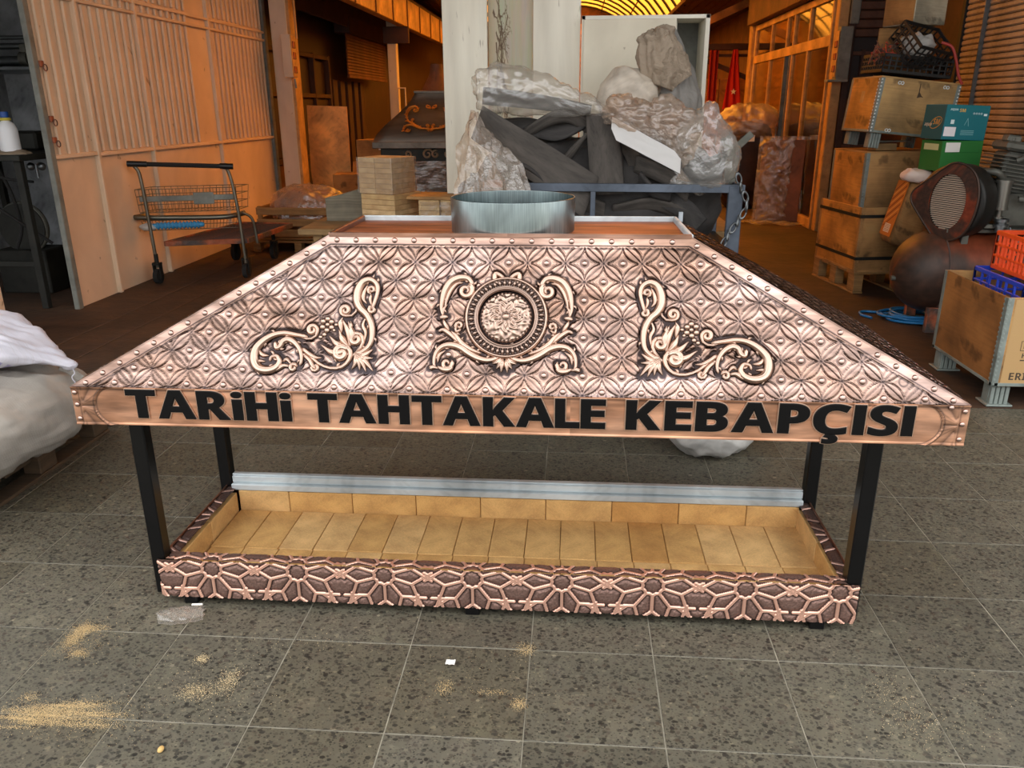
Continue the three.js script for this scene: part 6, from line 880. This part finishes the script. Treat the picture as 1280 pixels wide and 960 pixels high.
// ---------------------------------------------------------------- far right: meter box, leaning wrapped board, wrapped pile, flags
{
  const mb = thing('meter_box', 'grey open meter box on the right post', 'meter box', [3.45, 2.0, -9.42]);
  part(mb, 'case', box(0.16, 0.66, 0.14, 0.006), m.greyPaint, [0.03, 0.33, 0]); part(mb, 'side_door', box(0.01, 0.56, 0.13, 0.003), m.orangePaint, [-0.06, 0.33, 0]); part(mb, 'base_ledge', box(0.26, 0.03, 0.16, 0.004), m.greyPaint, [-0.02, 0.0, 0]); for (const y of [0.15, 0.3, 0.45]) part(mb, 'fuse_block', box(0.02, 0.08, 0.09, 0.004), m.rust, [-0.072, y, 0]);
  const ml = thing('meter_box', 'cream meter box on the pale left post', 'meter box', [-3.98, 2.1, -9.45]);
  part(ml, 'case', box(0.13, 0.55, 0.2, 0.006), m.creamPost, [0, 0.275, 0]); part(ml, 'side_panel', box(0.01, 0.53, 0.18, 0.003), m.orangePaint, [0.069, 0.275, 0]); for (const y of [0.1, 0.28, 0.42]) part(ml, 'fuse_block', box(0.02, 0.09, 0.1, 0.004), m.rust, [0.078, y, 0]); part(ml, 'conduit', rod([0.06, -0.02, 0.02], [0.07, -0.14, 0.02], 0.012), m.steel);
  single('conduit_pipe', 'thin conduit running up the pale left post', 'pipe', rod([-3.87, 2.6, -9.5], [-3.87, 4.3, -9.5], 0.016), m.orangePaint);
  const cb = thing('wrapped_board', 'brown board in plastic leaning on the glazed shop front', 'board', [3.1, 0, -10.5], -0.35);
  part(cb, 'board', box(0.62, 1.22, 0.06, 0.004), m.brownPaint, [0, 0.6, -0.06], [-0.12, 0, 0]); part(cb, 'film', (() => { const g = surf((s, t) => [(s - 0.5) * 0.72, 0.02 + 1.24 * t, 0.04 - 0.14 * t + 0.05 * Math.sin(s * 5)], 50, 60); return crumple(g, 0.05, 4, 3); })(), m.plasticMilky); part(cb, 'film', (() => { const g = surf((s, t) => [(s - 0.5) * 1.0, 0.01 + 0.03 * Math.sin(s * 8 + t * 4) ** 2, 0.1 + t * 0.35], 40, 20); return crumple(g, 0.03, 5, 8); })(), m.plasticMilky);
  part(cb, 'foot', box(0.5, 0.03, 0.3, 0.004), m.darkBrown, [0.1, 0.016, -0.05]);
  const wp = thing('wrapped_pile', 'tall dark pile under shiny orange-lit plastic, far right', 'pile', [2.95, 0, -12.4]);
  part(wp, 'contents', (() => { const g = blob(0.45, 0.72, 0.4, 0.6, 40, 40); return crumple(g, 0.08, 3, 2); })(), m.darkStall, [0, 0.7, 0]);
  part(wp, 'film', (() => { const g = blob(0.5, 0.3, 0.45, 0.8, 70, 46); crumple(g, 0.14, 3.4, 6); return crumple(g, 0.03, 11, 4); })(), m.plasticMilky, [0, 1.4, 0]); part(wp, 'paper_label', box(0.14, 0.1, 0.004, 0.001), m.paper, [-0.05, 1.18, 0.46]);
  single('red_flag', 'red flag with a small white emblem hanging at the far right', 'flag', (() => { const g = surf((s, t) => { const w = 0.12 + 0.3 * (1 - t); return [3.55 + (s - 0.5) * w, 1.62 + 1.27 * t, -17.505 + 0.02 * Math.sin(s * 14 + t * 3)]; }, 40, 30, 0.004); return g; })(), M('#c21a14', 0.75));
  { const s = new THREE.Shape(); for (let k = 0; k < 10; k++) { const a = k * 0.6283, r = k % 2 ? 0.03 : 0.07; s[k ? 'lineTo' : 'moveTo'](3.56 + Math.sin(a) * r, 2.0 + Math.cos(a) * r); } const st2 = new THREE.Mesh(new THREE.ExtrudeGeometry(s, { depth: 0.004, bevelEnabled: false }), m.paper); st2.name = 'emblem'; st2.position.z = -17.46; scene.children.find((o) => o.name === 'red_flag').add(st2); }
  single('red_cloth', 'narrow dark red cloth hanging beside the white cabinet', 'cloth', surf((s, t) => [3.08 + (s - 0.5) * 0.2, 1.75 + 1.13 * t, -17.505 + 0.02 * Math.sin(s * 12)], 24, 10, 0.004), M('#8f1611', 0.8));
}
// ---------------------------------------------------------------- things in the dark room at the left
{
  const b = thing('machine_bench', 'dark workshop bench in the left room carrying a white bottle', 'bench', [-5.45, 0, -5.35]);
  part(b, 'bench_top', box(1.6, 0.05, 1.9, 0.005), m.darkMetal, [0, 1.31, 0]); for (const x of [-0.72, 0.72]) for (const z of [-0.85, 0.85]) part(b, 'leg', box(0.06, 1.29, 0.06, 0.004), m.darkMetal, [x, 0.645, z]); part(b, 'cross_rail', box(1.5, 0.05, 0.04, 0.004), m.darkMetal, [0, 0.4, 0.85]);
  const bt = thing('plastic_bottle', 'white plastic bottle with a blue cap on the dark bench', 'bottle', [-4.86, 1.335, -4.62]);
  part(bt, 'body', lathe([[0, 0], [0.075, 0], [0.08, 0.015], [0.08, 0.2], [0.06, 0.25], [0.03, 0.27], [0.03, 0.29]], 36), M('#f0f2f4', 0.4)); part(bt, 'neck_ring', at(new THREE.TorusGeometry(0.034, 0.012, 8, 24), 0, 0.285, 0, Math.PI / 2), M('#d9c84a', 0.5)); part(bt, 'cap', cyl(0.034, 0.05, 20), M('#1d4f9c', 0.4), [0, 0.32, 0]);
  const cl = thing('folded_cloth', 'grimy pale cloth under the white bottle', 'cloth', [-4.84, 1.335, -4.66]); part(cl, 'cloth', (() => { const g = blob(0.16, 0.035, 0.12, 0.9, 40, 20); return crumple(g, 0.03, 9, 3); })(), m.dustBag, [0, -0.005, 0.06]);
  const cs = thing('grey_case', 'dark grey plastic case with a white mark on the bench', 'case', [-5.15, 1.335, -5.3]); part(cs, 'case', box(0.34, 0.17, 0.3, 0.02), m.darkMetal, [0, 0.086, 0]); part(cs, 'mark', box(0.07, 0.012, 0.003, 0.0005), m.paper, [-0.03, 0.13, 0.152]);
  const sh = thing('pipe_rack', 'wall rack of pipes high in the left room', 'rack', [-5.9, 2.1, -6.3]); part(sh, 'shelf', box(1.4, 0.03, 0.9, 0.003), m.steel, [0, -0.02, 0]); for (const [y, r] of [[0.06, 0.05], [0.2, 0.03], [0.28, 0.02]]) part(sh, 'pipe', rod([-0.7, y, 0.2], [0.7, y, 0.2], r), m.steel); for (const x of [-0.4, 0, 0.35]) part(sh, 'fitting', merge(at(cyl(0.07, 0.08, 16), x, 0.08, 0.22, 0, 0, 1.57), at(box(0.06, 0.12, 0.06, 0.006), x, 0.16, 0.22)), m.castIron);
  const mc = thing('grinding_wheel', 'dark round machine wheel low in the left room', 'machine', [-5.3, 0, -5.2]); part(mc, 'wheel', at(cyl(0.23, 0.08, 40), 0, 0.62, 0, Math.PI / 2), m.darkMetal); part(mc, 'rim', at(new THREE.TorusGeometry(0.22, 0.03, 10, 40), 0, 0.62, 0), m.castIron); part(mc, 'stand', box(0.5, 0.42, 0.36, 0.01), m.darkMetal, [0, 0.21, -0.05]);
  const hk = thing('black_cables', 'black cables drooping below the dark bench', 'cables', [-5.0, 0, -4.6]); part(hk, 'cable', tube([[-0.6, 1.28, 0], [-0.2, 1.0, 0.05], [0.1, 0.75, 0.0], [0.3, 0.55, -0.1]], 0.014, 30, 7), m.rubber); part(hk, 'cable', tube([[-0.1, 1.28, -0.1], [0.0, 1.0, -0.1], [0.02, 0.7, -0.12], [-0.05, 0.5, -0.1]], 0.016, 30, 7), m.rubber); part(hk, 'cable', tube([[-0.2, 1.25, 0.05], [0.05, 1.14, 0.05], [0.3, 1.1, 0]], 0.012, 30, 7), m.rubber);
  const kn = thing('wing_valve', 'pale double-knobbed valve under the bench edge', 'valve', [-4.75, 1.22, -4.75]); part(kn, 'knob', blob(0.035, 0.035, 0.035, 1, 16, 12), m.steel, [-0.05, 0, 0]); part(kn, 'knob', blob(0.035, 0.035, 0.035, 1, 16, 12), m.steel, [0.05, 0, 0]); part(kn, 'stem', rod([0, -0.1, 0], [0, 0.02, 0], 0.012), m.steel);
}
renderer.render(scene, camera);
